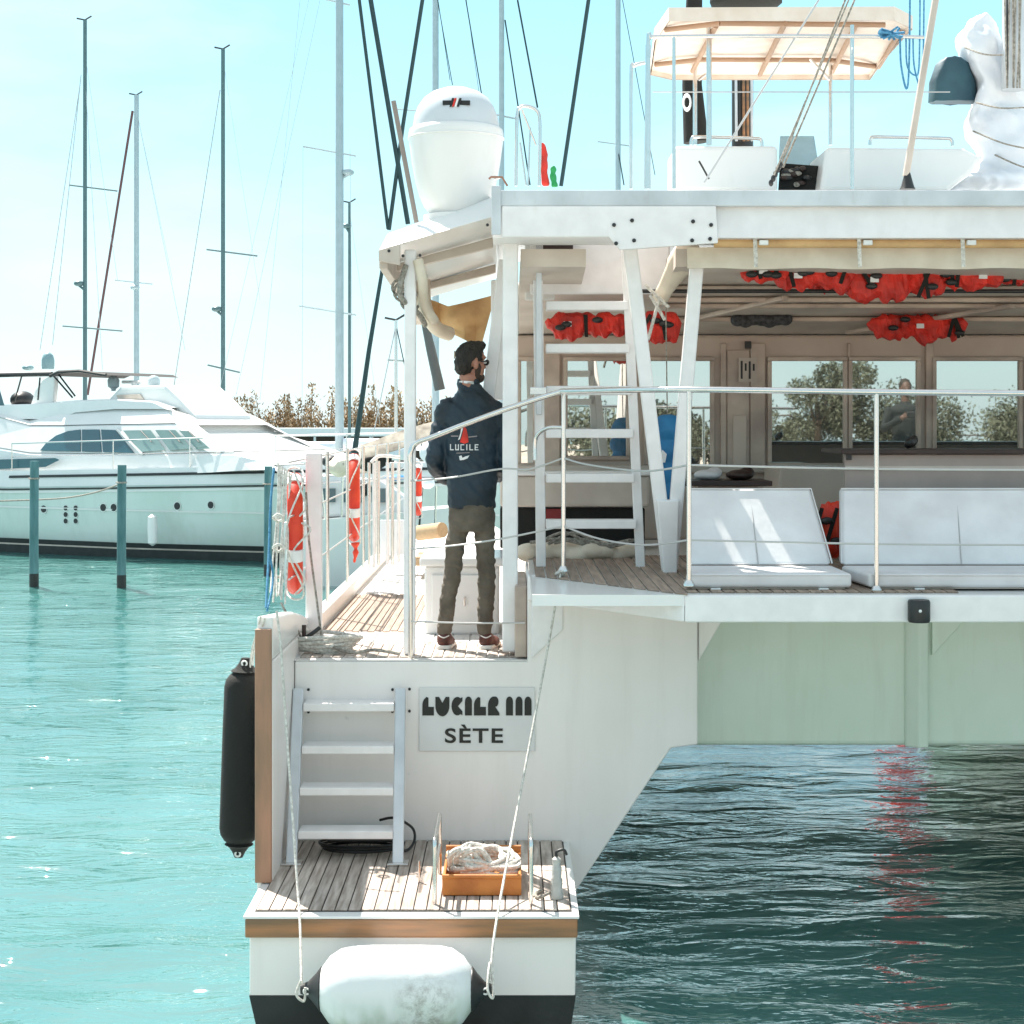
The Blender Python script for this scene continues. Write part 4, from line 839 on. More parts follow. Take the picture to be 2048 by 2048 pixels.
mb().box(X(1400, 10.5), X(1520, 10.5), 10.6, 10.9, 2.072, Z(973, 10.5)).build('pedestal', TAN2, sp_)
for (px, w_, m, lb) in ((1415, .05, VINYL, 'white cushion corner lying on the dark table behind the short bench'), (1480, .05, BROWNB, 'brown bundle lying on the dark table behind the short bench')):
    b = mb(); b.ell(P(px, 950, 10.7), (.09, .1, .035)).ell(P(px+14, 946, 10.75), (.05, .08, .04))
    tag(remeshed(b, 'bundle', m, None, .012, 3), lb, 'bundle')
# tan console between the benches
mb().hexa([(X(1545, 11.6), 11.6, 2.07), (X(1690, 11.6), 11.6, 2.07), (X(1690, 11.6), 12.3, 2.07), (X(1545, 11.6), 12.3, 2.07), (X(1560, 11.6), 11.6, Z(935, 11.6)), (X(1690, 11.6), 11.6, Z(935, 11.6)), (X(1690, 11.6), 12.3, Z(935, 11.6)), (X(1560, 11.6), 12.3, Z(935, 11.6))]).build('cockpit_console', TAN, cat, False, .02)
# cockpit settee seen through the ladder
mb().box(X(1000, 11.4), X(1300, 11.4), 11.4, 11.5, Z(1014, 11.4), Z(952, 11.4)).build('cockpit_coaming', CREAM, cat, False, .02)
mb().box(X(990, 11.4), X(1300, 11.4), 11.37, 11.52, Z(951, 11.4), Z(942, 11.4)).build('cockpit_coaming', WHITE, cat, False, .01)
dk = mb().box(X(1000, 11.45), X(1290, 11.45), 11.46, 12.0, 2.072, Z(1016, 11.45)).build('cockpit_locker', BLACKN, cat, False, .01)
mb().box(X(1092, 11.44), X(1126, 11.44), 11.44, 11.459, Z(1045, 11.44), Z(1018, 11.44)).build('red_patch', mat('dark_red', (.25, .02, .02), .6), dk)
b = mb()
for k in range(9):
    b.ell(P(1060+k*24, 1105+5*math.sin(k*2), 10.75+.05*math.sin(k)), (.10, .12, .062))
tag(remeshed(b, 'folded_awning', CANVC, None, .012, 3, lambda co, n: co+n*.012*noise.noise(co*9)), 'folded beige awning lying behind the foot of the flybridge ladder', 'awning')
rope('brown and white rope thrown over the folded awning', [([P(1060+k*12, 1085+6*math.sin(k*2.3), 10.65), P(1120+k*10, 1072+7*math.cos(k*3), 10.66), P(1190+k*8, 1092+4*math.sin(k), 10.65), P(1260+k*3, 1080, 10.65)], .010) for k in range(5)], ROPEG)
# red jacket between the benches
def jacket(name, label, c, w_, h, dep=.09, seed=1, group=None, m=RED, straps=True, hang=False):
    random.seed(seed); c = Vector(c); o = thing(name, label, 'life jacket', c, group); b = mb(); rings = []
    n_ = max(14, int(w_*60))
    for k in range(n_+1):
        t = k/n_; x = c.x+w_*(t-.5); e_ = min(1, t*7, (1-t)*7)**.5+.05
        hh_ = h*1.15*(.95+.30*noise.noise(Vector((x*7, seed, 1)))+.18*noise.noise(Vector((x*19, seed, 2))))*e_; top_ = c.z+h*.5-(1-e_)*h*.4
        ring = []
        for j in range(12):
            a_ = 2*math.pi*j/12; y_ = dep*.85*e_*math.cos(a_); z_ = top_-hh_/2+hh_/2*math.copysign(abs(math.sin(a_))**.7, math.sin(a_))
            q_ = Vector((x, c.y+y_, z_)); rr_ = abs(noise.noise(Vector((q_.x*13+q_.z*9, seed, q_.z*11-q_.x*5))))*.05+abs(noise.noise(Vector((q_.x*31, seed+3, q_.z*24))))*.022
            d_ = Vector((0, y_, z_-(top_-hh_/2))); d_ = d_.normalized() if d_.length > 1e-6 else Vector((0, 0, 0))
            ring.append(q_-d_*(rr_-.012)*min(1, e_*1.4)+Vector((.012*noise.noise(q_*20), 0, 0)))
        rings.append(ring)
    b.loft(rings)
    r = b.build('bladder', m, o, False)
    for k in range(max(2, int(w_*5)) if straps else 0):
        x = c.x+w_*random.uniform(-.42, .42); zt_ = c.z+h*.4
        mb().bar((x, c.y-dep*1.02, zt_), (x+random.uniform(-.08, .08), c.y-dep*1.05, c.z-h*random.uniform(.3, .65)), .022, .005).build('strap', BLACKN, o)
    for k in range(3 if straps else 0):
        mb().ell((c.x+w_*random.uniform(-.4, .4), c.y-dep, c.z+h*random.uniform(-.4, .3)), (.035, .02, .02)).build('buckle', BLACK, o, True)
    if w_ > .25:
        for k in range(1):
            x = c.x+w_*random.uniform(-.35, .35); mb().box(x, x+.05, c.y-dep*1.12, c.y-dep*1.06, c.z-.02, c.z+.012).build('label', WHITEP, o, False, .003)
    return o
G = 'red life jackets stowed under the cockpit roof'
for i, (px0, px1, py, d, h, lb) in enumerate((
    (1090, 1262, 648, 10.9, .14, 'red life jacket with black straps under the roof, seen between the flybridge ladder rails'),
    (1284, 1362, 652, 10.7, .17, 'small dark red life jacket hanging beside the rolled white curtain of the V post'),
    (1478, 1580, 543, 9.9, .09, 'flat red life jacket showing under the valance nearest the V post'),
    (1545, 1710, 552, 9.95, .13, 'red life jacket under the valance with a black strap through its middle'),
    (1670, 1880, 560, 10.0, .19, 'largest red life jacket sagging below the valance right of centre'),
    (1830, 2010, 553, 10.05, .13, 'red life jacket with crossed black straps under the valance at the far right'),
    (1610, 1740, 552, 10.3, .17, 'red life jacket tucked behind the strap nearest the middle of the valance'), (1780, 1900, 546, 10.3, .12, 'red life jacket tucked behind the largest sagging one'), (1960, 2090, 550, 10.2, .10, 'red life jacket cut off by the right edge of the picture'),
    (1735, 1935, 652, 11.5, .15, 'dark red life jacket hanging further back above the cabin windows'))):
    jacket('life_jacket', lb, P((px0+px1)/2, py, d), X(px1, d)-X(px0, d), h, .07, 11+i, G)
nb = mb()
for k in range(7): nb.ell(P(1475+k*16, 640+3*math.sin(k*2), 11.6), (.05, .06, .045))
bn_ = remeshed(nb, 'black_bottle_net', mat('black_net', (.02, .02, .022), .7, var=.3, vscale=40, bump=1, bscale=60, col2=(.08, .08, .085)), None, .01, 2)
tag(bn_, 'lumpy black net hammock hanging under the ceiling above the cabin door', 'net')
j = jacket('life_vest', 'bright red vest hanging in the gap between the two white benches', P(1662, 1052, 9.6), .15, .26, .06, 31, None, ORANGE)
j2 = mb().ell(P(1655, 1095, 9.58), (.06, .05, .05)).build('lower_flap', ORANGE, j, True)
# blue bag between the V posts
b = mb()
for z_, r in ((.0, .085), (.12, .11), (.25, .12), (.38, .10)): b.ell(P(1335, 985, 10.4)+Vector((0, 0, z_)), (r, .08, .10))
bb = remeshed(b, 'blue_bag', BLUEF, None, .012, 3, lambda co, n: co+n*.012*noise.noise(co*12)); tag(bb, 'bright blue bag hanging behind the V-shaped post', 'bag')
mk = mb().prism([(X(1322, 10.27), Z(925, 10.27)), (X(1330, 10.27), Z(925, 10.27)), (X(1333, 10.27), Z(908, 10.27)), (X(1325, 10.27), Z(900, 10.27))], 10.255, 10.30).build('white_mark', WHITEP, bb)
cyl(P(1335, 860, 10.4), P(1330, 500, 10.4), .004, 'cord', ROPEG, bb)
mt_ = mb().tube([P(838, 1066, 15.5), P(885, 1060, 15.3)], .07, 12).build('rolled_mat', mat('straw_mat', (.5, .36, .22), .9, vscale=30), None, True); tag(mt_, 'rolled straw coloured mat on the side deck left of the man', 'mat')
mt_ = mb().box(X(830, 14.6), X(880, 14.6), 14.5, 15.2, 1.70, 1.78).build('folded_mat', mat('straw_mat', (.5, .36, .22), .9), None, False, .02); tag(mt_, 'flat straw coloured cushion on the side deck left of the man', 'cushion')
# ------------------------------------------------------------------ the man
def man():
    SC = 9.93/F
    def q(px, py, dy=0): return Vector(((px-1024)*SC, 9.93+dy, EYE-(py-HZ)*SC))
    o = thing('person', 'man in navy jacket and brown trousers standing with his back turned on the side deck', 'person', q(932, 1297))
    hd = q(941, 727); ang = R(-38)   # head turned to his right
    fwd = Vector((math.cos(R(35)), math.sin(R(35)), 0)); side = Vector((-fwd.y, fwd.x, 0)); up = Vector((.08, 0, 1)).normalized()
    M = Matrix((fwd, side, up)).transposed()
    def h(f, s_, u): return hd+M@Vector((f, s_, u))
    b = mb()
    b.ell(h(-.002, 0, .030), (.086, .066, .088), M, 20, 14).ell(h(.03, 0, -.045), (.062, .055, .07), M, 18, 12).ell(h(.052, 0, -.088), (.035, .035, .03), M)
    b.ell(h(.088, 0, -.005), (.016, .012, .028), M).ell(h(.100, 0, -.020), (.014, .013, .012), M).ell(h(.080, 0, -.052), (.016, .022, .010), M).ell(h(.080, 0, -.064), (.014, .02, .008), M)
    b.ell(h(.072, 0, .035), (.022, .05, .012), M)
    for s_ in (-1, 1): b.ell(h(-.008, s_*.074, -.01), (.018, .010, .032), M).ell(h(.055, s_*.04, -.02), (.02, .018, .025), M)
    b.tube([h(-.01, 0, -.06), q(934, 800)], [.052, .06], 14)
    # torso + arms + legs underneath the clothes, one surface
    b.ell(q(940, 880), (.12, .085, .24)).ell(q(944, 1020), (.11, .075, .08))
    J = dict(ls=q(893, 822), le=q(872, 918, -.02), lw=q(893, 962, .20), rs=q(993, 828), re=q(1011, 915, -.02), rw=q(992, 958, .20))
    for a in 'lr':
        b.tube([J[a+'s'], J[a+'e'], J[a+'w']], [.04, .030, .024], 10)
        sg = 1 if a == 'l' else -1
        pw = J[a+'w']; ctr = pw+Vector((sg*.035, .055, -.01)); b.ell(ctr, (.036, .045, .018))
        for k in range(4):
            f0 = ctr+Vector((sg*.02, .012+.018*(k-1.2), .008)); f1 = f0+Vector((sg*.035, .01, -.01)); f2 = f1+Vector((sg*.012, -.002, -.025)); b.tube([f0, f1, f2], [.0095, .009, .0075], 8)
        b.tube([ctr+Vector((sg*.0, -.03, .0)), ctr+Vector((sg*.03, -.045, .008)), ctr+Vector((sg*.055, -.04, .002))], [.012, .011, .009], 8)
    LG = {'l': [q(920, 1050), q(904, 1150, .01), q(889, 1268)], 'r': [q(970, 1050), q(973, 1150, .015), q(969, 1268)]}
    for a in 'lr':
        b.tube(LG[a], [.036, .030, .026], 12); b.ell(LG[a][2]+Vector((0, .03, -.045)), (.035, .07, .028))
    body = remeshed(b, 'body', SKIN, o, .008, 3)
    # face details
    for s_ in (-1, 1):
        mb().ell(h(.078, s_*.033, .008), (.013, .014, .010), M).build('eye', WHITEP, body, True)
        mb().ell(h(.088, s_*.032, .008), (.006, .006, .006), M).build('iris', HAIR, body, True)
    sg = mb()
    for s_ in (-1, 1): sg.ell(h(.090, s_*.032, .006), (.008, .028, .018), M).tube([h(.088, s_*.058, .012), h(.02, s_*.079, .010)], .004, 6)
    sg.tube([h(.097, -.01, .01), h(.097, .01, .01)], .003, 6)
    sg.build('sunglasses', BLACK, o, True)
    hb_ = mb(); hb_.ell(h(-.010, 0, .042), (.088, .073, .091), M, 22, 14).ell(h(-.046, 0, .0), (.055, .064, .072), M).ell(h(.045, 0, .104), (.046, .050, .028), M).ell(h(-.038, 0, -.042), (.040, .046, .036), M)
    def spiky(co, n): return co+n*(.007*noise.noise(co*38)+.005*noise.noise(co*90))
    hair = remeshed(hb_, 'hair', HAIR, o, .006, 2, spiky)
    # cut the hair back from the face
    bmh = bmesh.new(); bmh.from_mesh(hair.data); off = worldloc(hair)
    dele = []
    for v in bmh.verts:
        l = M.transposed()@(v.co+off-hd)
        if (l.x > .052 and l.z < .062) or (l.x > .012 and l.z < .0) or (abs(l.y) > .055 and l.x > -.03 and l.z < .012): dele.append(v)
    bmesh.ops.delete(bmh, geom=dele, context='VERTS'); bmh.to_mesh(hair.data); bmh.free()
    bd = mb(); bd.ell(h(.055, 0, -.082), (.045, .047, .034), M).ell(h(.03, 0, -.075), (.05, .057, .03), M)
    for s_ in (-1, 1): bd.ell(h(.02, s_*.055, -.035), (.022, .012, .04), M)
    remeshed(bd, 'beard', mat('dark_beard', (.05, .03, .02), .8, bump=.8, bscale=90), o, .006, 2, lambda co, n: co+n*.003*noise.noise(co*70))
    mk = mb().torus(h(-.085, .045, .05), .022, .0045, 20, 6, 'x', (1, .9)); mk.build('hair_parting', mat('scalp', (.45, .36, .26), .7), o, True)
    # jacket: one surface with sleeves
    jb = mb()
    def oval(px0, px1, py, dep, dy=0):
        A, B_ = q(px0, py, dy), q(px1, py, dy); c_ = (A+B_)/2; rx = (B_.x-A.x)/2
        return [c_+Vector((rx*math.copysign(abs(math.cos(a))**.85, math.cos(a)), dep*math.copysign(abs(math.sin(a))**.9, math.sin(a)), 0)) for a in [2*math.pi*k/28 for k in range(28)]]
    jb.loft([oval(895, 990, 1016, .098), oval(893, 991, 1000, .105), oval(893, 993, 960, .107), oval(888, 995, 910, .112), oval(886, 1000, 870, .12), oval(886, 1003, 835, .125, .005), oval(893, 998, 812, .115, .01), oval(906, 982, 792, .095, .01), oval(915, 966, 778, .075, .01), oval(917, 961, 768, .065, .012)])
    for a, s_ in (('l', -1), ('r', 1)):
        S_, E_, W_ = J[a+'s'], J[a+'e'], J[a+'w']
        jb.tube(spline([S_+Vector((-s_*.02, .0, .01)), S_, (S_+E_)/2+Vector((s_*.012, 0, 0)), E_+Vector((s_*.008, -.005, -.01)), (E_+W_)/2+Vector((s_*.01, 0, -.012)), W_], 4), [.070+.0*k for k in range(3)]+[.068, .066, .064, .061, .058, .057, .056, .055, .054, .054, .052, .050, .048, .046, .044, .042, .040, .038], 14)
    def folds(co, n):
        w = co+worldloc(o)
        return co+n*(.010*noise.noise(Vector((w.x*5, w.y*5, w.z*17+w.x*9)))+.011*noise.noise(Vector((w.x*14, w.y*9, w.z*26+w.x*24)))+.003*noise.noise(w*42))
    jk = remeshed(jb, 'jacket', JACK, o, .008, 3, folds)
    # collar
    cr2 = [oval(917, 962, 782, .070, .01), oval(913, 960, 768, .066, .012), oval(915, 958, 758, .062, .014), oval(921, 954, 758, .05, .014), oval(921, 954, 772, .05, .014)]
    mb().loft(cr2, cap=False).build('collar', JACK, jk, True)
    hem = [oval(893, 992, 1018, .104), oval(892, 993, 1004, .108)]; 
    # back print
    bvh = BVHTree.FromPolygons([v.co+worldloc(jk) for v in jk.data.vertices], [p.vertices for p in jk.data.polygons])
    def proj(co, dep=.0025):
        hit = bvh.ray_cast(Vector((co.x, 9.0, co.z)), Vector((0, 1, 0)))
        return Vector((co.x, (hit[0].y if hit[0] else 9.85)-dep, co.z))
    def printm(polys, m, name):
        vs = []; fs = []
        for poly in polys:
            fs.append(tuple(range(len(vs), len(vs)+len(poly)))); vs += [q(x, y) for x, y in poly]
        me = bpy.data.meshes.new(name); me.from_pydata(vs, [], fs)
        bm = bmesh.new(); bm.from_mesh(me); bmesh.ops.triangulate(bm, faces=bm.faces)
        for it in range(3):
            es = [e for e in bm.edges if e.calc_length() > .009]
            if es: bmesh.ops.subdivide_edges(bm, edges=es, cuts=1)
        off = worldloc(jk)
        for v in bm.verts: v.co = proj(v.co)-off
        bmesh.ops.triangulate(bm, faces=bm.faces); bm.to_mesh(me); bm.free(); me.materials.append(m)
        p = bpy.data.objects.new(name, me); COL.objects.link(p); p.parent = jk; return p
    printm([[(928, 853), (925, 864), (921, 878), (917, 880), (922, 866), (924, 853)]], WHITEP, 'print')
    printm([[(929, 852), (934, 858), (937, 872), (938, 884), (930, 887), (921, 884), (926, 868)]], RED, 'print')
    def strokes(txt, x, y, hgt, w_, gap, t):
        GLY = {'L': [((0, 0), (0, 1)), ((0, 1), (1, 1))], 'U': [((0, 0), (0, 1)), ((0, 1), (1, 1)), ((1, 1), (1, 0))], 'C': [((1, 0), (0, 0)), ((0, 0), (0, 1)), ((0, 1), (1, 1))], 'I': [((.2, 0), (.2, 1))], 'E': [((0, 0), (0, 1)), ((0, 0), (1, 0)), ((0, .5), (.8, .5)), ((0, 1), (1, 1))]}
        out = []
        for ch in txt:
            for (a, b_), (c_, d_) in GLY[ch]:
                x0, x1 = sorted((x+a*w_, x+c_*w_)); y0, y1 = sorted((y+b_*hgt, y+d_*hgt))
                out.append([(x0-t/2, y0-t/2), (x1+t/2, y0-t/2), (x1+t/2, y1+t/2), (x0-t/2, y1+t/2)])
            x += (w_ if ch != 'I' else w_*.4)+gap
        return out
    printm(strokes('LUCILE', 902, 889, 10, 5.5, 5, 1.9), WHITEP, 'print')
    printm([[(903, 871), (918, 871), (918, 873), (903, 873)], [(938, 873), (955, 871), (955, 873), (938, 875)], [(914, 905), (940, 904), (940, 905.4), (914, 906.4)]], mat('grey_print', (.35, .3, .3), .6), 'print')
    printm([[(919, 912), (924, 910), (926, 915), (932, 912), (940, 910), (936, 916), (928, 919), (921, 920)]], WHITEP, 'print')
    printm([[(919, 763), (926, 762), (926, 766), (919, 767)], [(928, 762), (948, 764), (948, 769), (928, 767)]], WHITEP, 'collar_print')
    # trousers
    tb_ = mb()
    tb_.loft([oval(897, 990, 1062, .088), oval(896, 990, 1040, .10), oval(897, 989, 1008, .098)])
    L1 = spline([q(918, 1050), q(910, 1095), q(904, 1150, .01), q(896, 1200, .005), q(890, 1245), q(888, 1268, .005)], 4)
    R1 = spline([q(970, 1050), q(970, 1095, .005), q(973, 1150, .015), q(972, 1200, .01), q(970, 1245), q(969, 1268, .005)], 4)
    def rads(n, a): return [a[0]+(a[1]-a[0])*min(1, k/(n*.5)) if k < n*.5 else a[1]+(a[2]-a[1])*((k-n*.5)/(n*.5)) for k in range(n)]
    tb_.tube(L1, rads(len(L1), (.062, .047, .042)), 18).tube(R1, rads(len(R1), (.062, .050, .042)), 18)
    def tf(co, n):
        w = co+worldloc(o); k = max(0, min(1, (2.5-w.z)/.6))
        return co+n*((.006+.003*abs(math.sin((w.z-1.6)*4)))*noise.noise(Vector((w.x*10, w.y*10, w.z*34+w.x*14)))+.004*noise.noise(w*50))
    tr = remeshed(tb_, 'trousers', TROU, o, .007, 3, tf)
    for (a, b2) in ((903, 932), (954, 982)):
        printp = mb(); A, Bq = q(a, 1040, -.10), q(b2, 1068, -.095)
    for px, py, dx in ((888, 1268, 0), (972, 1270, .02)):
        a = q(px, 1280, 0); s_ = mb()
        s_.ell(a+Vector((0, .0, .005)), (.043, .052, .052)).ell(a+Vector((.02+dx, .10, -.018)), (.042, .11, .032)).ell(a+Vector((.01, .04, .0)), (.042, .08, .042))
        sh_ = remeshed(s_, 'shoe', SHOE, o, .007, 3)
        z0_ = 1.6005; pts = [(a.x+(-.045 if sx < 0 else .047)*w_+(.02+dx)*max(0, (yy-a.y)/.15), yy) for sx, seq in ((-1, [(a.y-.055, .7), (a.y-.02, 1), (a.y+.08, .95), (a.y+.17, .9), (a.y+.215, .4)]), (1, [(a.y+.215, .4), (a.y+.17, .9), (a.y+.08, .95), (a.y-.02, 1), (a.y-.055, .7)])) for yy, w_ in seq]
        mb().prismz(pts, z0_, z0_+.022).build('sole', SOLE, sh_, False, .004)
        mb().tube(spline([a+Vector((-.03, -.035, .03)), a+Vector((0, -.054, .02)), a+Vector((.03, -.035, .03))]), .004, 6).build('heel_stripe', SOLE, sh_, True)
    return o
man()
# ------------------------------------------------------------------ background: yacht, piles, sailboats, shore
def yacht():
    A = Vector((-11.4, 38.6, 0)); D = Vector((6.33, -3.5, 0)).normalized(); W = Vector((-D.y, D.x, 0))  # D to bow, W away from camera
    if W.y < 0: W = -W
    o = thing('motor_yacht', 'white and pale green flybridge motor yacht moored behind the two left piles', 'motor yacht', A)
    def onpl(px, py, v=0):
        # near side plane shifted by v away from the camera
        A2 = A+W*v; tx = (px-1024)/F
        # A2.x+D.x u = tx (A2.y + D.y u)
        u = (tx*A2.y-A2.x)/(D.x-tx*D.y); p = A2+D*u
        return Vector((p.x, p.y, EYE-(py-HZ)/F*p.y))
    def loc(u, v, z): return A+D*u+W*v+Vector((0, 0, z))
    # hull loft: u from -9 (stern) to 11.3 (bow); half breadth 2.3
    hullr = []; st = []
    for u in [-8, -4, 0, 3, 5, 7, 8.5, 9.8, 10.8, 11.5]:
        t = max(0, (u-2)/9.5); hb = 2.3*(1-t**2.2*.97); hw = 2.1*(1-t**1.5); zt_ = 1.50+.045*max(0, u)*.6-.0*u
        if u < 3: hw = 2.1
        st.append((u, hb, hw, zt_))
        c = 2.3
        hullr.append([loc(u, c-hw*.8, -.3), loc(u, c-hw, .12), loc(u, c-(hw*.55+hb*.45), .62), loc(u, c-(hw*.1+hb*.9), 1.08), loc(u, c-hb, zt_), loc(u, c+hb, zt_), loc(u, c+(hw*.1+hb*.9), 1.08), loc(u, c+(hw*.55+hb*.45), .62), loc(u, c+hw, .12), loc(u, c+hw*.8, -.3)])
    mb().loft(hullr).build('hull', YHULL, o, True)
    def strip(z0, z1, out, name, m, u0=-8, f=lambda u, hb, hw, zt: None):
        r = []
        for u, hb, hw, zt_ in st:
            if u < u0: continue
            def yy(z):
                if z <= .62: k = max(0, (z-.12)/.5); return hw+(hw*.55+hb*.45-hw)*k
                if z <= 1.08: k = (z-.62)/.46; return (hw*.55+hb*.45)*(1-k)+(hw*.1+hb*.9)*k
                k = (z-1.08)/(zt_-1.08); return (hw*.1+hb*.9)*(1-k)+hb*k
            za, zb_ = (z0, z1) if z0 < 1.2 else (zt_+z0-1.5, zt_+z1-1.5)
            r.append([loc(u, 2.3-yy(za)-out, za), loc(u, 2.3-yy(zb_)-out, zb_), loc(u, 2.3-yy(zb_)+.02, zb_), loc(u, 2.3-yy(za)+.02, za)])
        return mb().loft(r).build(name, m, o)
    strip(-.3, .19, .02, 'boot_stripe', BOOT); strip(.191, .225, .022, 'boot_line', CREAM); strip(.226, .33, .02, 'boot_stripe', BOOT)
    strip(1.03, 1.07, .02, 'spray_rail', WHITE); strip(1.43, 1.46, .05, 'rubbing_strake', BLACK); strip(1.36, 1.415, .03, 'rubbing_strake', WHITE)
    # upper moulded gunwale
    g = []
    for u, hb, hw, zt_ in st: g.append([loc(u, 2.3-hb, zt_), loc(u, 2.3-hb+.08, zt_+.36), loc(u, 2.3+hb-.08, zt_+.36), loc(u, 2.3+hb, zt_)])
    mb().loft(g).build('deck', WHITE, o, True)
    r = []
    for u, hb, hw, zt_ in st:
        if -3 <= u: r.append([loc(u, 2.3-hb+.02, zt_+.20), loc(u, 2.3-hb+.035, zt_+.255), loc(u, 2.3-hb+.09, zt_+.255), loc(u, 2.3-hb+.07, zt_+.20)])
    mb().loft(r).build('dark_window_band', BLACK, o)
    # portholes
    def surf(px, py):
        v = 0
        for it in range(6):
            c = onpl(px, py, v); u = (c-A).dot(D); z = c.z
            for k in range(len(st)-1):
                if st[k][0] <= u <= st[k+1][0]: break
            t = (u-st[k][0])/(st[k+1][0]-st[k][0]); hb = st[k][1]+(st[k+1][1]-st[k][1])*t; hw = st[k][2]+(st[k+1][2]-st[k][2])*t; zt_ = st[k][3]+(st[k+1][3]-st[k][3])*t
            a1, a2 = hw*.55+hb*.45, hw*.1+hb*.9
            w_ = a1+(a2-a1)*(z-.62)/.46 if z < 1.08 else a2+(hb-a2)*(z-1.08)/(zt_-1.08)
            v = 2.3-w_
        return onpl(px, py, v)
    for px, py, r_ in ((88, 1018, .085), (207, 1015, .085), (228, 1015, .085), (355, 1012, .085), (422, 1010, .08))+tuple((a_, b_, .06) for a_ in (132, 152) for b_ in (1016, 1029, 1042)):
        c = surf(px, py); q_ = mb().tube([c-W*.012, c+W*.10], r_*1.2, 16).build('porthole', STEEL, o, True); mb().tube([c-W*.018, c-W*.0121], r_*.95, 16).build('pane', BLACK, q_, True)
    # superstructure as lofted bodies (px profile on plane v=.5 .. mirrored)
    def body(prof, v0, v1, name, m, taper=.0, sm=False, bev=.05):
        pr = [onpl(px, py, v0) for px, py in prof]; c = []
        far = [p+W*(v1-v0) for p in pr]
        return mb().loft([pr, far]).build(name, m, o, sm, bev)
    def cab(prof_low, prof_up, vl, vu, wl, wu, name, m, bev=.06):
        # lower polyline at v=vl, upper polyline inset to v=vu
        a = [onpl(px, py, vl) for px, py in prof_low]; b_ = [onpl(px, py, vu) for px, py in prof_up]
        cfar = [p+W*wu for p in b_]; dfar = [p+W*wl for p in a]
        return mb().loft([a, b_, cfar, dfar], cap=False, closed=False).build(name, m, o, False, bev)
    LOW = [(-260, 960), (-60, 960), (60, 955), (200, 952), (340, 948), (420, 945), (500, 940), (560, 938)]
    MID = [(-260, 880), (-60, 885), (60, 905), (200, 907), (300, 907), (400, 905), (470, 905), (545, 930)]
    cab(LOW, MID, .25, .42, 4.1, 3.75, 'cabin_side', WHITE)
    UP = [(-260, 820), (-60, 818), (60, 850), (130, 850), (230, 848), (350, 846), (372, 862), (460, 902)]
    cab(MID[:6]+[(430, 905), (470, 905)], UP, .43, .75, 3.74, 3.1, 'cabin_side', WHITE)
    TOPP = [(-260, 815), (-60, 812), (60, 838), (130, 820), (230, 815), (330, 815), (368, 830), (395, 850)]
    rf = cab(UP, TOPP, .74, 1.05, 3.12, 2.5, 'cabin_roof', WHITE)
    def cover(prof, v, z_, name, m):
        a = [onpl(px, py, v) for px, py in prof]; return mb().loft([a, [p+W*z_ for p in a]], cap=False, closed=False).build(name, m, o, False)
    cover(TOPP, 1.05, 2.5, 'roof_top', WHITE)
    cover([(-260, 960), (540, 938), (600, 960), (640, 985)], .3, 4.0, 'fore_deck', WHITE)
    # side windows, follow the slanted side (interpolated inset)
    def side(px, py, out=.025):
        t = (905-py)/57.0; v = .43+(.75-.43)*t-out; return onpl(px, py, v)
    win = [(80, 898), (96, 882), (118, 868), (140, 861), (150, 860), (150, 901), (84, 901)]
    def pane(poly, name, m, parent, f=side, thick=.02):
        a = [f(*p) for p in poly]; return mb().loft([a, [p+W*thick for p in a]]).build(name, m, parent)
    for poly in ([(80, 901), (92, 886), (112, 871), (136, 862), (160, 859), (160, 903)], [(164, 859), (198, 859), (202, 904), (164, 903)], [(202, 859), (230, 860), (268, 906), (206, 904)]):
        pane(poly, 'side_window', TINTG, o)
    for poly in ([(246, 861), (300, 860), (330, 900), (282, 904)], [(310, 860), (350, 860), (384, 898), (340, 901)], [(358, 861), (378, 862), (420, 897), (394, 899)]):
        w_ = pane(poly, 'windscreen', WSHG, o, lambda x, y: side(x, y, .05))
        a, b_ = poly[0], poly[2]; mx = ((poly[0][0]+poly[1][0])/2+8, 861); mb().tube([side(mx[0], mx[1], .1), side(mx[0]+22, 884, .12)], .012, 5).build('wiper', BLACK, w_)
    mb().tube([side(234, 858, .04), side(284, 908, .04)], .03, 6).build('pillar', WHITE, o)
    # stern side recess glass
    pane([(-40, 920), (110, 916), (118, 920), (90, 934), (-40, 940)], 'quarter_window', TINTG, o, lambda x, y: onpl(x, y, .22))
    # flybridge
    FL = [(-120, 838), (60, 838), (120, 838), (150, 825), (230, 818), (330, 818), (352, 822)]
    FU = [(-120, 812), (60, 808), (122, 803), (160, 800), (230, 798), (300, 802), (340, 815)]
    cab(FL, FU, .95, 1.0, 2.7, 2.6, 'flybridge_coaming', WHITE, .03)
    body([(200, 815), (240, 772), (330, 770), (352, 790), (390, 830), (395, 846), (250, 846)], 1.3, 3.3, 'flybridge_pod', WHITE, bev=.08)
    body([(232, 790), (280, 788), (290, 805), (240, 808)], 1.26, 1.3, 'pod_opening', CREAM, bev=.01)
    body([(60, 812), (70, 780), (85, 760), (110, 745), (105, 812)], 1.2, 1.35, 'radar_arch', WHITE, bev=.03)
    body([(60, 812), (70, 780), (85, 760), (110, 745), (105, 812)], 3.1, 3.25, 'radar_arch', WHITE, bev=.03)
    for v in (1.2, 3.2):
        mb().tube([onpl(-80, 757, v), onpl(0, 750, v), onpl(104, 748, v)], .055, 8).build('arch_beam', BLACK, o)
        for a in ((104, 748, 145, 795), (118, 750, 150, 792), (44, 750, 28, 808), (80, 755, 76, 800)): mb().tube([onpl(a[0], a[1], v), onpl(a[2], a[3], v)], .022, 6).build('frame_tube', BLACK, o)
    cover([(100, 752), (118, 744), (160, 742), (200, 744), (212, 750)], 1.0, 2.5, 'bimini', mat('black_canvas', (.03, .03, .03), .8))
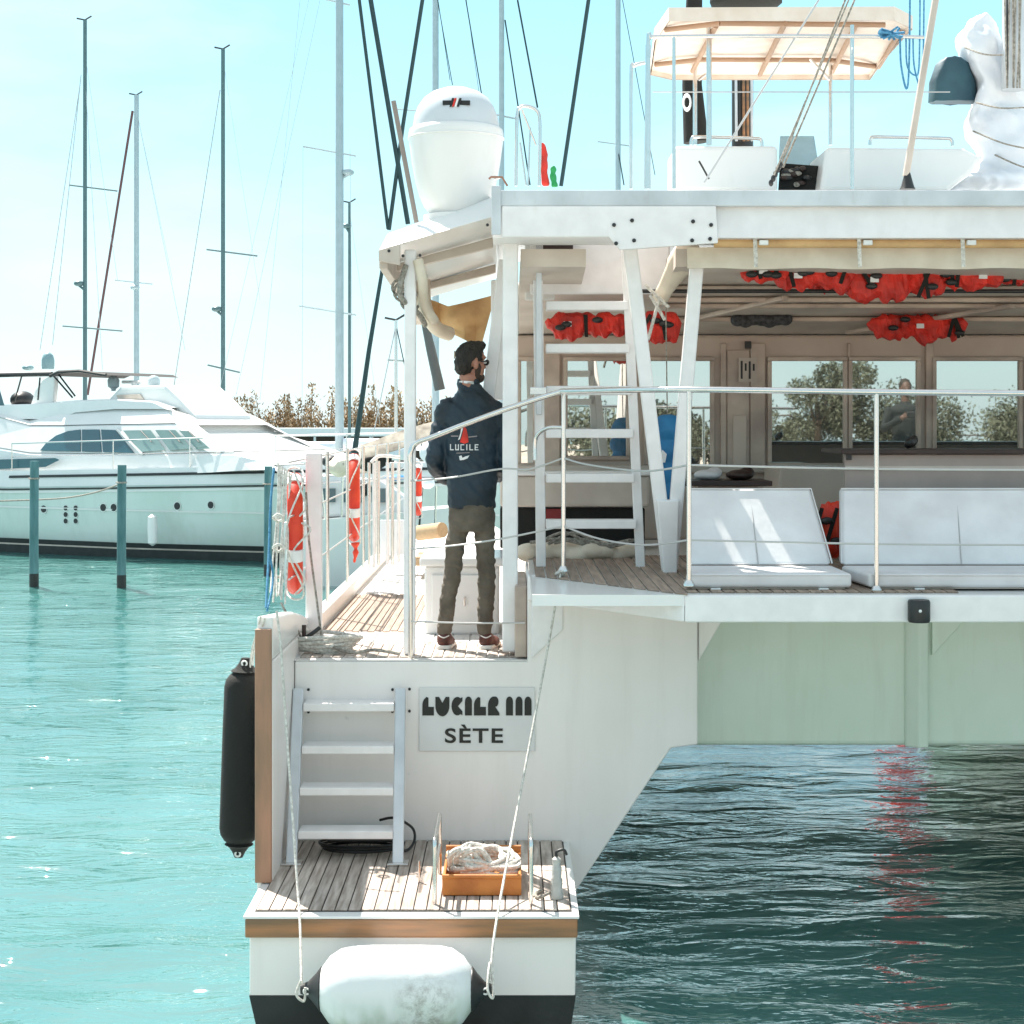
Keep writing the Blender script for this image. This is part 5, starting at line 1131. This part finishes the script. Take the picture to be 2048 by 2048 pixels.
    mb().tube([onpl(100, 752, 1), onpl(118, 744, 1), onpl(160, 742, 1), onpl(212, 750, 1)], .04, 6).build('bimini_edge', BLACK, o)
    mb().hexa([onpl(-40, 832, 1), onpl(15, 832, 1), onpl(15, 832, 3), onpl(-40, 832, 3), onpl(-40, 760, 1), onpl(-6, 760, 1), onpl(-6, 760, 3), onpl(-40, 760, 3)]).build('side_screen', TINTG, o)
    mb().ell(onpl(45, 800, 2), (.28, .4, .22)).build('helm_seat', BLACK, o, True)
    c = onpl(96, 738, 2); mb().lathe([(.14, 0), (.15, .08), (.15, .22), (.12, .33), (.06, .39), (.001, .41)], c, 20).build('radome', mat('blue_grey_dome', (.25, .38, .40), .4), o, True)
    c = onpl(56, 742, 2); mb().ell(c+Vector((0, 0, .08)), (.14, .14, .07)).build('navigation_dome', mat('blue_grey_dome', (.25, .38, .40), .4), o, True)
    for px in (227, 308):
        c = onpl(px, 782, 2); mb().lathe([(.05, 0), (.06, .05), (.13, .1), (.14, .25), (.09, .34), (.001, .36)], c, 18).build('satellite_dome', mat('pale_dome', (.5, .58, .60), .4), o, True)
    mb().tube([onpl(245, 764, 2), onpl(292, 764, 2)], .035, 8).build('radar_bar', PAINT, o); mb().tube([onpl(268, 764, 2), onpl(268, 780, 2)], .06, 8).build('radar_mast', PAINT, o)
    # bow rail
    rl = []
    for u, hb, hw, zt_ in st:
        if u >= -1: p = loc(u, 2.3-hb+.12, zt_+.36); rl.append(p+Vector((0, 0, .62))); mb().tube([p, p+Vector((0, 0, .62))], .014, 5).build('rail_post', STEEL, o)
    mb().tube(rl, .018, 6).build('bow_rail', STEEL, o)
    mb().tube([p-Vector((0, 0, .3)) for p in rl], .009, 5).build('bow_rail', STEEL, o)
    f = onpl(305, 1058, -.12); mb().lathe([(.02, -.36), (.10, -.30), (.11, 0), (.10, .26), (.02, .32)], f, 14).build('small_fender', WHITE, o, True)
    # hatches and clutter on fore deck
    for k, (px, py, s_) in enumerate(((450, 908, .25), (480, 915, .2), (505, 912, .3), (520, 925, .2))):
        c = onpl(px, py, 1.5); mb().hexa([c+Vector(v)*s_ for v in ((-1, -.6, -.4), (1, -.6, -.4), (1, .6, -.4), (-1, .6, -.4), (-.8, -.5, .5), (.4, -.5, .2), (.4, .5, .2), (-.8, .5, .5))]).build('deck_hatch', (PAINT, ALU, WHITE, BLACK)[k], o)
    return o
yacht()
# piles
for i, (px, pt, pw, lb) in enumerate(((68, 922, 1170, 'weathered blue-green pile nearest the left edge in front of the yacht'), (243, 930, 1173, 'weathered blue-green pile in front of the middle of the yacht'), (536, 933, 1150, 'weathered blue-green pile beside the catamaran rail'))):
    d = EYE*F/(pw-HZ+2); o = thing('mooring_pile', lb, 'pile', (X(px, d), d, 0), 'mooring piles')
    mb().tube([(X(px, d), d, .22), (X(px, d), d, 1.2), (X(px, d)+.01, d, Z(pt, d))], [.082, .08, .078], 14).build('shaft', PILE, o, True)
    mb().tube([(X(px, d), d, -1), (X(px, d), d, .225)], .084, 14).build('wet_foot', PILEW, o, True)
    mb().torus((X(px, d), d, Z(pt+35, d)), .085, .018, 18, 6, 'z').build('rope_turn', ROPEG, o, True)
rope('thin mooring line drooping from the middle pile to the yacht stern', [([P(0, 1002, 33.8), P(60, 1000, 33.5), P(130, 996, 33), P(190, 985, 32), P(240, 968, 30.9)], .016)], ROPEG)
# sailing boats
def sailboat(label, px, ptop, d, mw, mm_, dirx=1, L_=11, spreaders=(), stays=(), boomcol=SAIL, hullm=WHITE, off=0, radar=None, hbm=1.25):
    xb = X(px, d); o = thing('sailing_boat', label, 'sailing boat', (xb, d, 0), 'sailing boats moored beyond the yacht')
    r = []; mid = xb+off
    for k in range(9):
        t = k/8; u = (t-.42)*L_*dirx; hb = 1.7*math.sin(math.pi*min(1, .25+.75*(1-t)))**.6*(1 if t < .9 else (1-t)*8+.05); zt_ = hbm+.35*t**2
        r.append([Vector((mid+u, d-hb*.6, -.2)), Vector((mid+u, d-hb*.95, .35)), Vector((mid+u, d-hb, zt_)), Vector((mid+u, d+hb, zt_)), Vector((mid+u, d+hb*.95, .35)), Vector((mid+u, d+hb*.6, -.2))])
    mb().loft(r).build('hull', hullm, o, True)
    mb().hexa([(mid-2.6, d-.95, hbm), (mid+2.4, d-.8, hbm), (mid+2.4, d+.8, hbm), (mid-2.6, d+.95, hbm), (mid-2.2, d-.75, hbm+.5), (mid+1.4, d-.55, hbm+.38), (mid+1.4, d+.55, hbm+.38), (mid-2.2, d+.75, hbm+.5)]).build('coachroof', hullm, o, False, .06)
    for k in range(3): mb().box(mid-1.7+k*1.0, mid-1.1+k*1.0, d-.93, d-.75, hbm+.12, hbm+.3).build('cabin_window', BLACK, o)
    zt_ = Z(ptop, d)
    ms = mb().tube([(xb, d, hbm), (xb, d, zt_)], [mw, mw*.85], 10).build('mast', mm_, o, True)
    mb().tube([(xb-.25, d, zt_+.05), (xb, d, zt_), (xb+.2, d, zt_+.12)], .025, 5).build('wind_vane', BLACK, ms)
    mb().tube([(xb-.1*dirx, d, hbm+1.2), (xb-3.6*dirx, d, hbm+1.25)], [.16, .10], 10).build('boom', boomcol, o, True)
    for (a, ya, b_, yb_) in spreaders:
        mb().tube([P(a, ya, d), P(b_, yb_, d+.2)], .025, 6).build('spreader', mm_, ms)
    if radar: mb().ell(P(radar[0], radar[1], d), (.16, .16, .09)).tube([P(radar[0], radar[1]+4, d), P(px, radar[1]+14, d)], .04, 6).build('mast_light', mm_, ms, True)
    for (a, ya, b_, yb_, rr, m2) in stays:
        mb().tube([P(a, ya, d), P((a+b_)/2, (ya+yb_)/2, d-.3), P(b_, yb_, d-.6)], rr, 5).build('stay', m2, o)
    for k in range(6):
        x_ = mid-L_*.4+k*L_*.15; mb().tube([(x_, d-1.3, hbm), (x_, d-1.3, hbm+.6)], .015, 5).build('rail_post', STEEL, o)
    mb().tube([(mid-L_*.4, d-1.3, hbm+.6), (mid+L_*.35, d-1.3, hbm+.6)], .012, 5).build('rail_wire', WIRE, o)
    return o
TH = WIRE
sailboat('sailing boat with the tall dark mast leftmost in the row', 170, 40, 52, .068, DMAST, 1, 12, ((138, 370, 235, 382), (125, 652, 245, 662)), ((160, 170, 80, 700, .012, TH), (162, 150, 105, 690, .012, TH), (172, 120, 235, 560, .006, TH), (170, 150, 205, 740, .008, TH)), radar=(158, 567))
sailboat('sailing boat with the shorter pale mast and brown furled forestay behind the flybridge', 273, 190, 58, .095, LMAST, -1, 11, ((230, 560, 305, 568), ), ((265, 222, 175, 790, .045, mat('brown_furled_sail', (.16, .07, .07), .7)), (275, 230, 345, 560, .006, TH), (275, 230, 370, 700, .008, TH)), radar=(270, 575))
sailboat('sailing boat with the dark blue-green mast left of the tall grey masts', 446, 98, 50, .068, DMAST, 1, 11, ((413, 499, 515, 512), (415, 730, 480, 745)), ((440, 180, 345, 790, .014, TH), (448, 130, 520, 600, .005, TH)), radar=(434, 618))
sailboat('sailing boat with the thick pale mast beside the shrubs left of the dark forestay', 679, -150, 44, .115, LMAST, -1, 12, ((606, 293, 712, 312), (598, 612, 712, 630), (640, -4, 700, 10)), ((600, 0, 520, 800, .006, TH), (640, 0, 470, 800, .006, TH), (606, 293, 604, 860, .006, TH), (700, 300, 706, 870, .006, TH), (620, -10, 430, 820, .005, TH)), radar=(696, 345), hbm=1.2)
sailboat('sailing boat whose short dark pole rises just right of the thick pale mast', 699, 405, 56, .055, DMAST, 1, 9, (), ((699, 420, 760, 850, .006, TH),), radar=(693, 452), hbm=1.0)
sailboat('sailing boat whose mast rises behind the white satellite dome', 871, -120, 60, .13, LMAST, -1, 12, ((790, 218, 960, 232),), ((930, -20, 960, 200, .008, ROPED), (876, 0, 900, 160, .012, ROPED)), hbm=1.1)
sailboat('sailing boat whose pale mast rises right of the satellite dome', 1003, -160, 40, .075, LMAST, 1, 11, ((985, 228, 1035, 238),), ((1010, 40, 1060, 370, .018, ROPED), (1035, 0, 1075, 215, .022, ROPED), (930, -10, 965, 200, .014, ROPED), (875, 0, 905, 170, .010, ROPED)), hbm=1.2)
sailboat('sailing boat whose mast stands between the flag and the bimini frame', 1236, -140, 55, .10, LMAST, -1, 11, ((1195, 283, 1262, 292),), ((1245, 0, 1310, 350, .012, ROPED), (1236, 300, 1248, 370, .02, ROPED)), hbm=1.1)
# dark stays of a tall neighbouring rig
nb_ = thing('neighbour_rig', 'tall yacht rig with dark crossing stays rising behind the side roof', 'rigging', (X(780, 17), 17, 0))
for a in (((716, -20), (776, 458), .017), ((738, -20), (816, 448), .024), ((848, -20), (806, 250), .020), ((806, 250), (778, 460), .020), ((1180, -20), (1122, 372), .020)):
    d = 17; cyl(P(*a[0], d), P(*a[1], d), a[2], 'stay', ROPED, nb_, 8)
fs = mb().tube([P(766, 530, 24), P(738, 700, 24), P(708, 912, 24)], [.025, .032, .04], 10).build('furled_forestay', ROPED, None, True)
tag(fs, 'dark furled forestay slanting down to the middle life ring', 'furled sail')
b2 = mb().tube([P(842, 610, 16), P(862, 700, 16), P(880, 780, 16)], [.03, .045, .05], 10).build('gangway_boom', mat('dark_grey_pole', (.10, .11, .11), .6), None, True)
tag(b2, 'thick dark grey pole leaning behind the man\'s left shoulder', 'pole')
# boat clutter behind the rail: a moored white cruiser
mc = thing('cabin_cruiser', 'small white cabin cruiser partly hidden behind the side rail', 'motor boat', (-2.9, 31.5, 0))
r = []
for k in range(8):
    t = k/7; u = -4.1+t*3.6; hb = 1.0*(1-.85*t**3); r.append([Vector((u, 31.5-hb*.7, -.2)), Vector((u, 31.5-hb, 1.15+.3*t)), Vector((u, 31.5+hb, 1.15+.3*t)), Vector((u, 31.5+hb*.7, -.2))])
mb().loft(r).build('hull', WHITE, mc, True)
mb().hexa([(-3.9, 30.9, 1.2), (-1.6, 31, 1.3), (-1.6, 32, 1.3), (-3.9, 32, 1.2), (-3.6, 31, 2.0), (-2.4, 31.1, 1.9), (-2.4, 31.9, 1.9), (-3.6, 31.9, 2.0)]).build('cabin', WHITE, mc, False, .06)
for k in range(3): mb().box(-3.55+k*.5, -3.2+k*.5, 30.92, 31.1, 1.5, 1.75).build('cabin_window', TINTG, mc)
random.seed(5)
for k in range(12):
    x_ = -3.9+k*.28; mb().tube([(x_, 30.6, 1.1), (x_+random.uniform(-.1, .1), 30.6, 1.85+random.uniform(-.1, .35))], .02, 5).build('rail_post', random.choice([STEEL, WHITE, BLACK]), mc)
mb().tube([(-3.9, 30.6, 1.85), (-.8, 30.7, 2.0)], .02, 5).build('rail', STEEL, mc)
for k in range(12):
    c = Vector((random.uniform(-4, -1.4), random.uniform(30.9, 32.0), 1.5+random.random()*.9)); mb().ell(c, (random.uniform(.08, .25), .2, random.uniform(.05, .16))).build('deck_gear', random.choice([WHITE, CANVC, BLACK, SAIL, BLUEF, BLACK]), mc, True)
# grey tarpaulin-covered dinghy beside forestay
tp = mb(); r = []
for k in range(12):
    t = k/11; p = P(722+t*170, 900-60*t**1.6, 27); h_ = .16*math.sin(math.pi*min(1, .15+t*.8))
    r.append([p+Vector((0, -.5, -.12)), p+Vector((0, -.25, h_)), p+Vector((0, .25, h_)), p+Vector((0, .5, -.12))])
tpo = tp.loft(r).build('covered_dinghy', mat('camouflage_grey_cover', (.32, .29, .24), .9, var=.2, vscale=5, bump=1, bscale=9, col2=(.12, .10, .08)), None, True)
tag(tpo, 'dinghy under a crumpled grey-brown cover behind the post left of the man', 'dinghy')
rope_ = None
# long low white quay building
qb = thing('quay_building', 'long low white building on the far quay below the shrubs', 'building', (-9, 92, .9))
x0, x1 = X(330, 92), X(900, 92)
mb().box(x0, x1, 92, 98, Z(873, 92), Z(856, 92)).build('roof', PAINT, qb, False, .03)
mb().box(x0+.3, x1, 93, 97.5, .7, Z(874, 92)).build('wall', mat('dark_brown_wall', (.10, .07, .05), .9), qb)
for k in range(11): mb().box(x0+.5+k*1.5, x0+.62+k*1.5, 92.1, 92.25, .7, Z(873.5, 92)).build('column', PAINT, qb)
# shore
ld = mb().prismz([(-300, 100), (-60, 96), (80, 96), (300, 110), (900, 500), (-900, 500)], -1, .7).build('far_shore', LAND, None); ld['kind'] = 'structure'
def reed_mesh(seed, h, w_, n=1500):
    random.seed(seed); b = mb(); tips = []
    for k in range(16):
        x_ = random.gauss(0, w_*.32); y_ = random.gauss(0, .8); hh_ = h*random.uniform(.55, 1)*(1-.35*min(1, abs(x_)/w_)); lx = x_+random.uniform(-.5, .5)
        b.tube([(x_*.5, y_, 0), (x_*.8, y_, hh_*.5), (lx, y_, hh_)], [.06, .035, .01], 4); tips.append((x_, lx, y_, hh_))
    for k in range(n):
        x_, lx, y_, hh_ = random.choice(tips); t = random.uniform(.12, 1)**.8; s_ = (1.15-t)*.55
        c = Vector((x_*.7+(lx-x_*.7)*t+random.gauss(0, s_), y_+random.gauss(0, s_), hh_*t+random.uniform(-.1, .1)))
        a = random.uniform(0, 6.28); l = random.uniform(.08, .2); dv = Vector((math.cos(a)*.5, math.sin(a)*.5, random.uniform(.3, 1.1))).normalized()*l; sd_ = Vector((-math.sin(a), math.cos(a), .2))*l*.33
        b.add([c-sd_, c+sd_, c+dv+sd_*.3, c+dv-sd_*.3], [(0, 1, 2, 3)])
    return b
protos = []
for i in range(4):
    b = reed_mesh(40+i, 1, 1); me = None
    bb_ = reed_mesh(40+i, 4.2, 2.6); o = bb_.build('shrub', SHRUB, None); protos.append(o)
random.seed(21)
sl_ = [(352, 798, 'low brown shrub just right of the flybridge pod, first of the row'), (392, 806, 'small brown shrub left of the dark blue-green mast'), (432, 794, 'brown shrub directly behind the dark blue-green mast'), (474, 796, 'low brown shrub just right of the dark blue-green mast'), (512, 778, 'tall spiky brown shrub above the left half of the quay building'), (552, 792, 'low brown shrub midway between the dark and the thick pale mast'), (588, 784, 'ragged brown shrub second to the left of the thick pale mast'), (628, 768, 'tall brown shrub touching the left side of the thick pale mast'), (668, 786, 'brown shrub hidden behind the thick pale mast'), (708, 784, 'brown shrub behind the short dark pole'), (748, 766, 'tallest brown shrub just right of the dark forestay'), (784, 774, 'broad brown shrub left of the slim white roof post'), (824, 788, 'brown shrub behind the slim white roof post'), (858, 782, 'brown shrub beside the leaning dark grey pole'), (892, 790, 'last brown shrub, behind the shoulder of the man')]
lab = ['low', 'narrow', 'bushy', 'tall', 'spiky', 'thin', 'dense', 'ragged']
for i, (px, pt, lb) in enumerate(sl_):
    o = protos[i] if i < 4 else protos[i % 4].copy()
    if i >= 4: COL.objects.link(o)
    d = 104+random.uniform(0, 5); o.location = (X(px, d), d, .7); k = (Z(pt, d)-.7)/4.1; o.scale = (k*1.15, k, k); o.rotation_euler = (0, 0, random.uniform(-.5, .5))
    o.scale.x *= random.choice((-1, 1))
    tag(o, lb, 'shrub', 'brown shrubs along the far shore')
# unseen red post, added only to give a red reflection below the bridge deck
mk = thing('red_streak_post', 'unseen red post added beyond the bow to give the red streak in the water', 'marker', (X(1803, 32), 32, 0))
mb().lathe([(.42, -.4), (.42, .9), (.36, 1.0), (.34, 3.6), (.30, 3.65)], (X(1803, 32), 32, 0), 18).build('tower', RED, mk, True)
mb().lathe([(.36, 1.9), (.36, 2.3)], (X(1803, 32), 32, 0), 18).build('white_band', WHITEP, mk, True)
mb().lathe([(.02, 3.65), (.1, 3.7), (.1, 3.95), (.01, 4.0)], (X(1803, 32), 32, 0), 12).build('post_cap', RED, mk, True)
# reflected trees behind the photographer (they show in the cabin windows)
def tree(label, x, y, h, w_, seed, z0=1.7, n=9000):
    random.seed(seed); o = thing('tree', label, 'tree', (x, y, z0), 'trees on the quay mirrored in the cabin windows')
    b = mb().tube([(x, y, z0), (x+.1, y, z0+h*.45), (x, y, z0+h*.8)], [.16, .11, .04], 7)
    cl_ = [(Vector((x+random.gauss(0, w_*.38), y+random.gauss(0, w_*.3), z0+h*random.uniform(.22, .95))), random.uniform(.4, .9)*w_*.42) for k in range(13)]
    for c, r_ in cl_: b.tube([(x, y, z0+h*.35), (Vector((x, y, z0+h*.5))+c)/2, c], [.06, .04, .015], 5)
    b.build('trunk', BARK, o, True)
    L2 = mb()
    for k in range(n):
        c, r_ = random.choice(cl_); u = Vector((random.gauss(0, 1), random.gauss(0, 1), random.gauss(0, .8))).normalized()*r_*random.uniform(.5, 1.05); p = c+u
        a = Vector((random.gauss(0, 1), random.gauss(0, 1), random.gauss(0, 1))).normalized()*.065; q_ = a.orthogonal().normalized()*.04
        L2.add([p-a, p+q_, p+a, p-q_], [(0, 1, 2, 3)])
    L2.build('crown', TREEG, o); return o
for i, (x, y, h, w_, lb) in enumerate(((3.2, -26, 1.4, 2.6, 'low tree on the quay left of the others'), (5.2, -24, 1.7, 2.4, 'bushy tree on the quay'), (11.2, -38, 3.2, 2.7, 'tallest rounded tree on the quay, mirrored in the left of the three cabin windows'), (14.0, -38, 1.9, 3.2, 'small tree on the quay right of the tallest'), (18.5, -38, 1.6, 4, 'wide low tree on the quay'), (24, -42, 1.7, 4, 'last tree at the right end of the quay'))):
    tree(lb, x, y, h, w_, 60+i)

# photographer on the quay, mirrored in the cabin windows
def watcher():
    x, y, z = 5.2, 2.4, 1.705; o = thing('person', 'dark-clothed onlooker on the quay holding a camera, mirrored in the middle cabin window', 'person', (x, y, z)); b = mb()
    V = lambda a, c, d: Vector((x+a, y+c, z+d))
    b.tube([V(-.1, 0, .05), V(-.11, .02, .5), V(-.09, 0, .92)], [.05, .065, .09], 10).tube([V(.1, 0, .05), V(.11, .02, .5), V(.09, 0, .92)], [.05, .065, .09], 10)
    b.ell(V(-.11, .06, .04), (.05, .13, .045)).ell(V(.11, .06, .04), (.05, .13, .045))
    b.ell(V(0, 0, .98), (.17, .12, .14)).ell(V(0, 0, 1.22), (.18, .12, .26)).ell(V(0, .01, 1.38), (.21, .11, .1)).tube([V(0, 0, 1.4), V(0, .01, 1.58)], [.07, .055], 10)
    b.ell(V(0, .02, 1.68), (.078, .095, .115)).ell(V(0, .115, 1.66), (.012, .016, .02)).ell(V(-.08, .01, 1.67), (.01, .02, .03)).ell(V(.08, .01, 1.67), (.01, .02, .03))
    for s_ in (-1, 1):
        b.tube([V(s_*.20, 0, 1.40), V(s_*.30, .08, 1.15), V(s_*.09, .30, 1.30)], [.06, .048, .034], 10)
        for k in range(4): b.tube([V(s_*.09, .30, 1.29+.018*k), V(s_*.05, .35, 1.29+.018*k), V(s_*.02, .345, 1.285+.018*k)], [.010, .009, .008], 6)
        b.tube([V(s_*.09, .29, 1.30), V(s_*.07, .27, 1.36), V(s_*.05, .29, 1.37)], [.012, .010, .009], 6)
    bd = remeshed(b, 'body', mat('silhouette_skin', (.10, .055, .04), .6), o, .012, 3)  # skin tone darkened to stand in for a shaded silhouette
    g = mb(); g.tube([V(-.1, 0, .09), V(-.11, .02, .5), V(-.09, 0, .92)], [.062, .078, .102], 10).tube([V(.1, 0, .09), V(.11, .02, .5), V(.09, 0, .92)], [.062, .078, .102], 10)
    g.ell(V(0, 0, .98), (.185, .135, .15)).ell(V(0, 0, 1.22), (.20, .14, .27)).ell(V(0, .01, 1.38), (.225, .125, .11)).tube([V(0, 0, 1.4), V(0, .005, 1.51)], [.085, .072], 10)
    for s_ in (-1, 1): g.tube([V(s_*.20, 0, 1.40), V(s_*.30, .08, 1.15), V(s_*.12, .27, 1.28)], [.075, .062, .05], 10)
    remeshed(g, 'clothes', mat('dark_clothes', (.012, .016, .016), .85), o, .012, 3)
    h_ = mb().ell(V(0, 0, 1.71), (.088, .098, .10)); h_.build('hair', HAIR, o, True)
    mb().box(x-.06, x+.06, y+.30, y+.37, z+1.29, z+1.37).build('camera', BLACK, o, False, .01)
watcher()

# loose gear and fittings crowding the far side deck and the boats behind the rail
random.seed(9)
for k, (px, py, d, w_, m, lb) in enumerate(((790, 905, 29, .5, SAIL, 'crumpled white sail cover behind the gate bars'), (745, 925, 28, .4, BLACKN, 'dark bundle behind the gate bars'), (690, 935, 27, .35, CANVC, 'cream bundle between the two nearer life rings'), (860, 905, 25, .35, SAIL, 'white bundle behind the left elbow of the man'))):
    b = mb()
    for j in range(6): b.ell(P(px+random.uniform(-18, 18), py+random.uniform(-8, 8), d), (w_*random.uniform(.3, .6), .25, .12))
    tag(remeshed(b, 'deck_bundle', m, None, .03, 1, lambda co, n: co+n*.07*noise.noise(co*6)), lb, 'bundle')
sailboat('low white sailing boat lying behind the gate bars with many upright poles', 792, 640, 38, .04, STEEL, -1, 7, ((775, 720, 812, 722),), ((792, 650, 845, 900, .012, ROPED), (792, 650, 740, 900, .012, TH)), hbm=1.35)
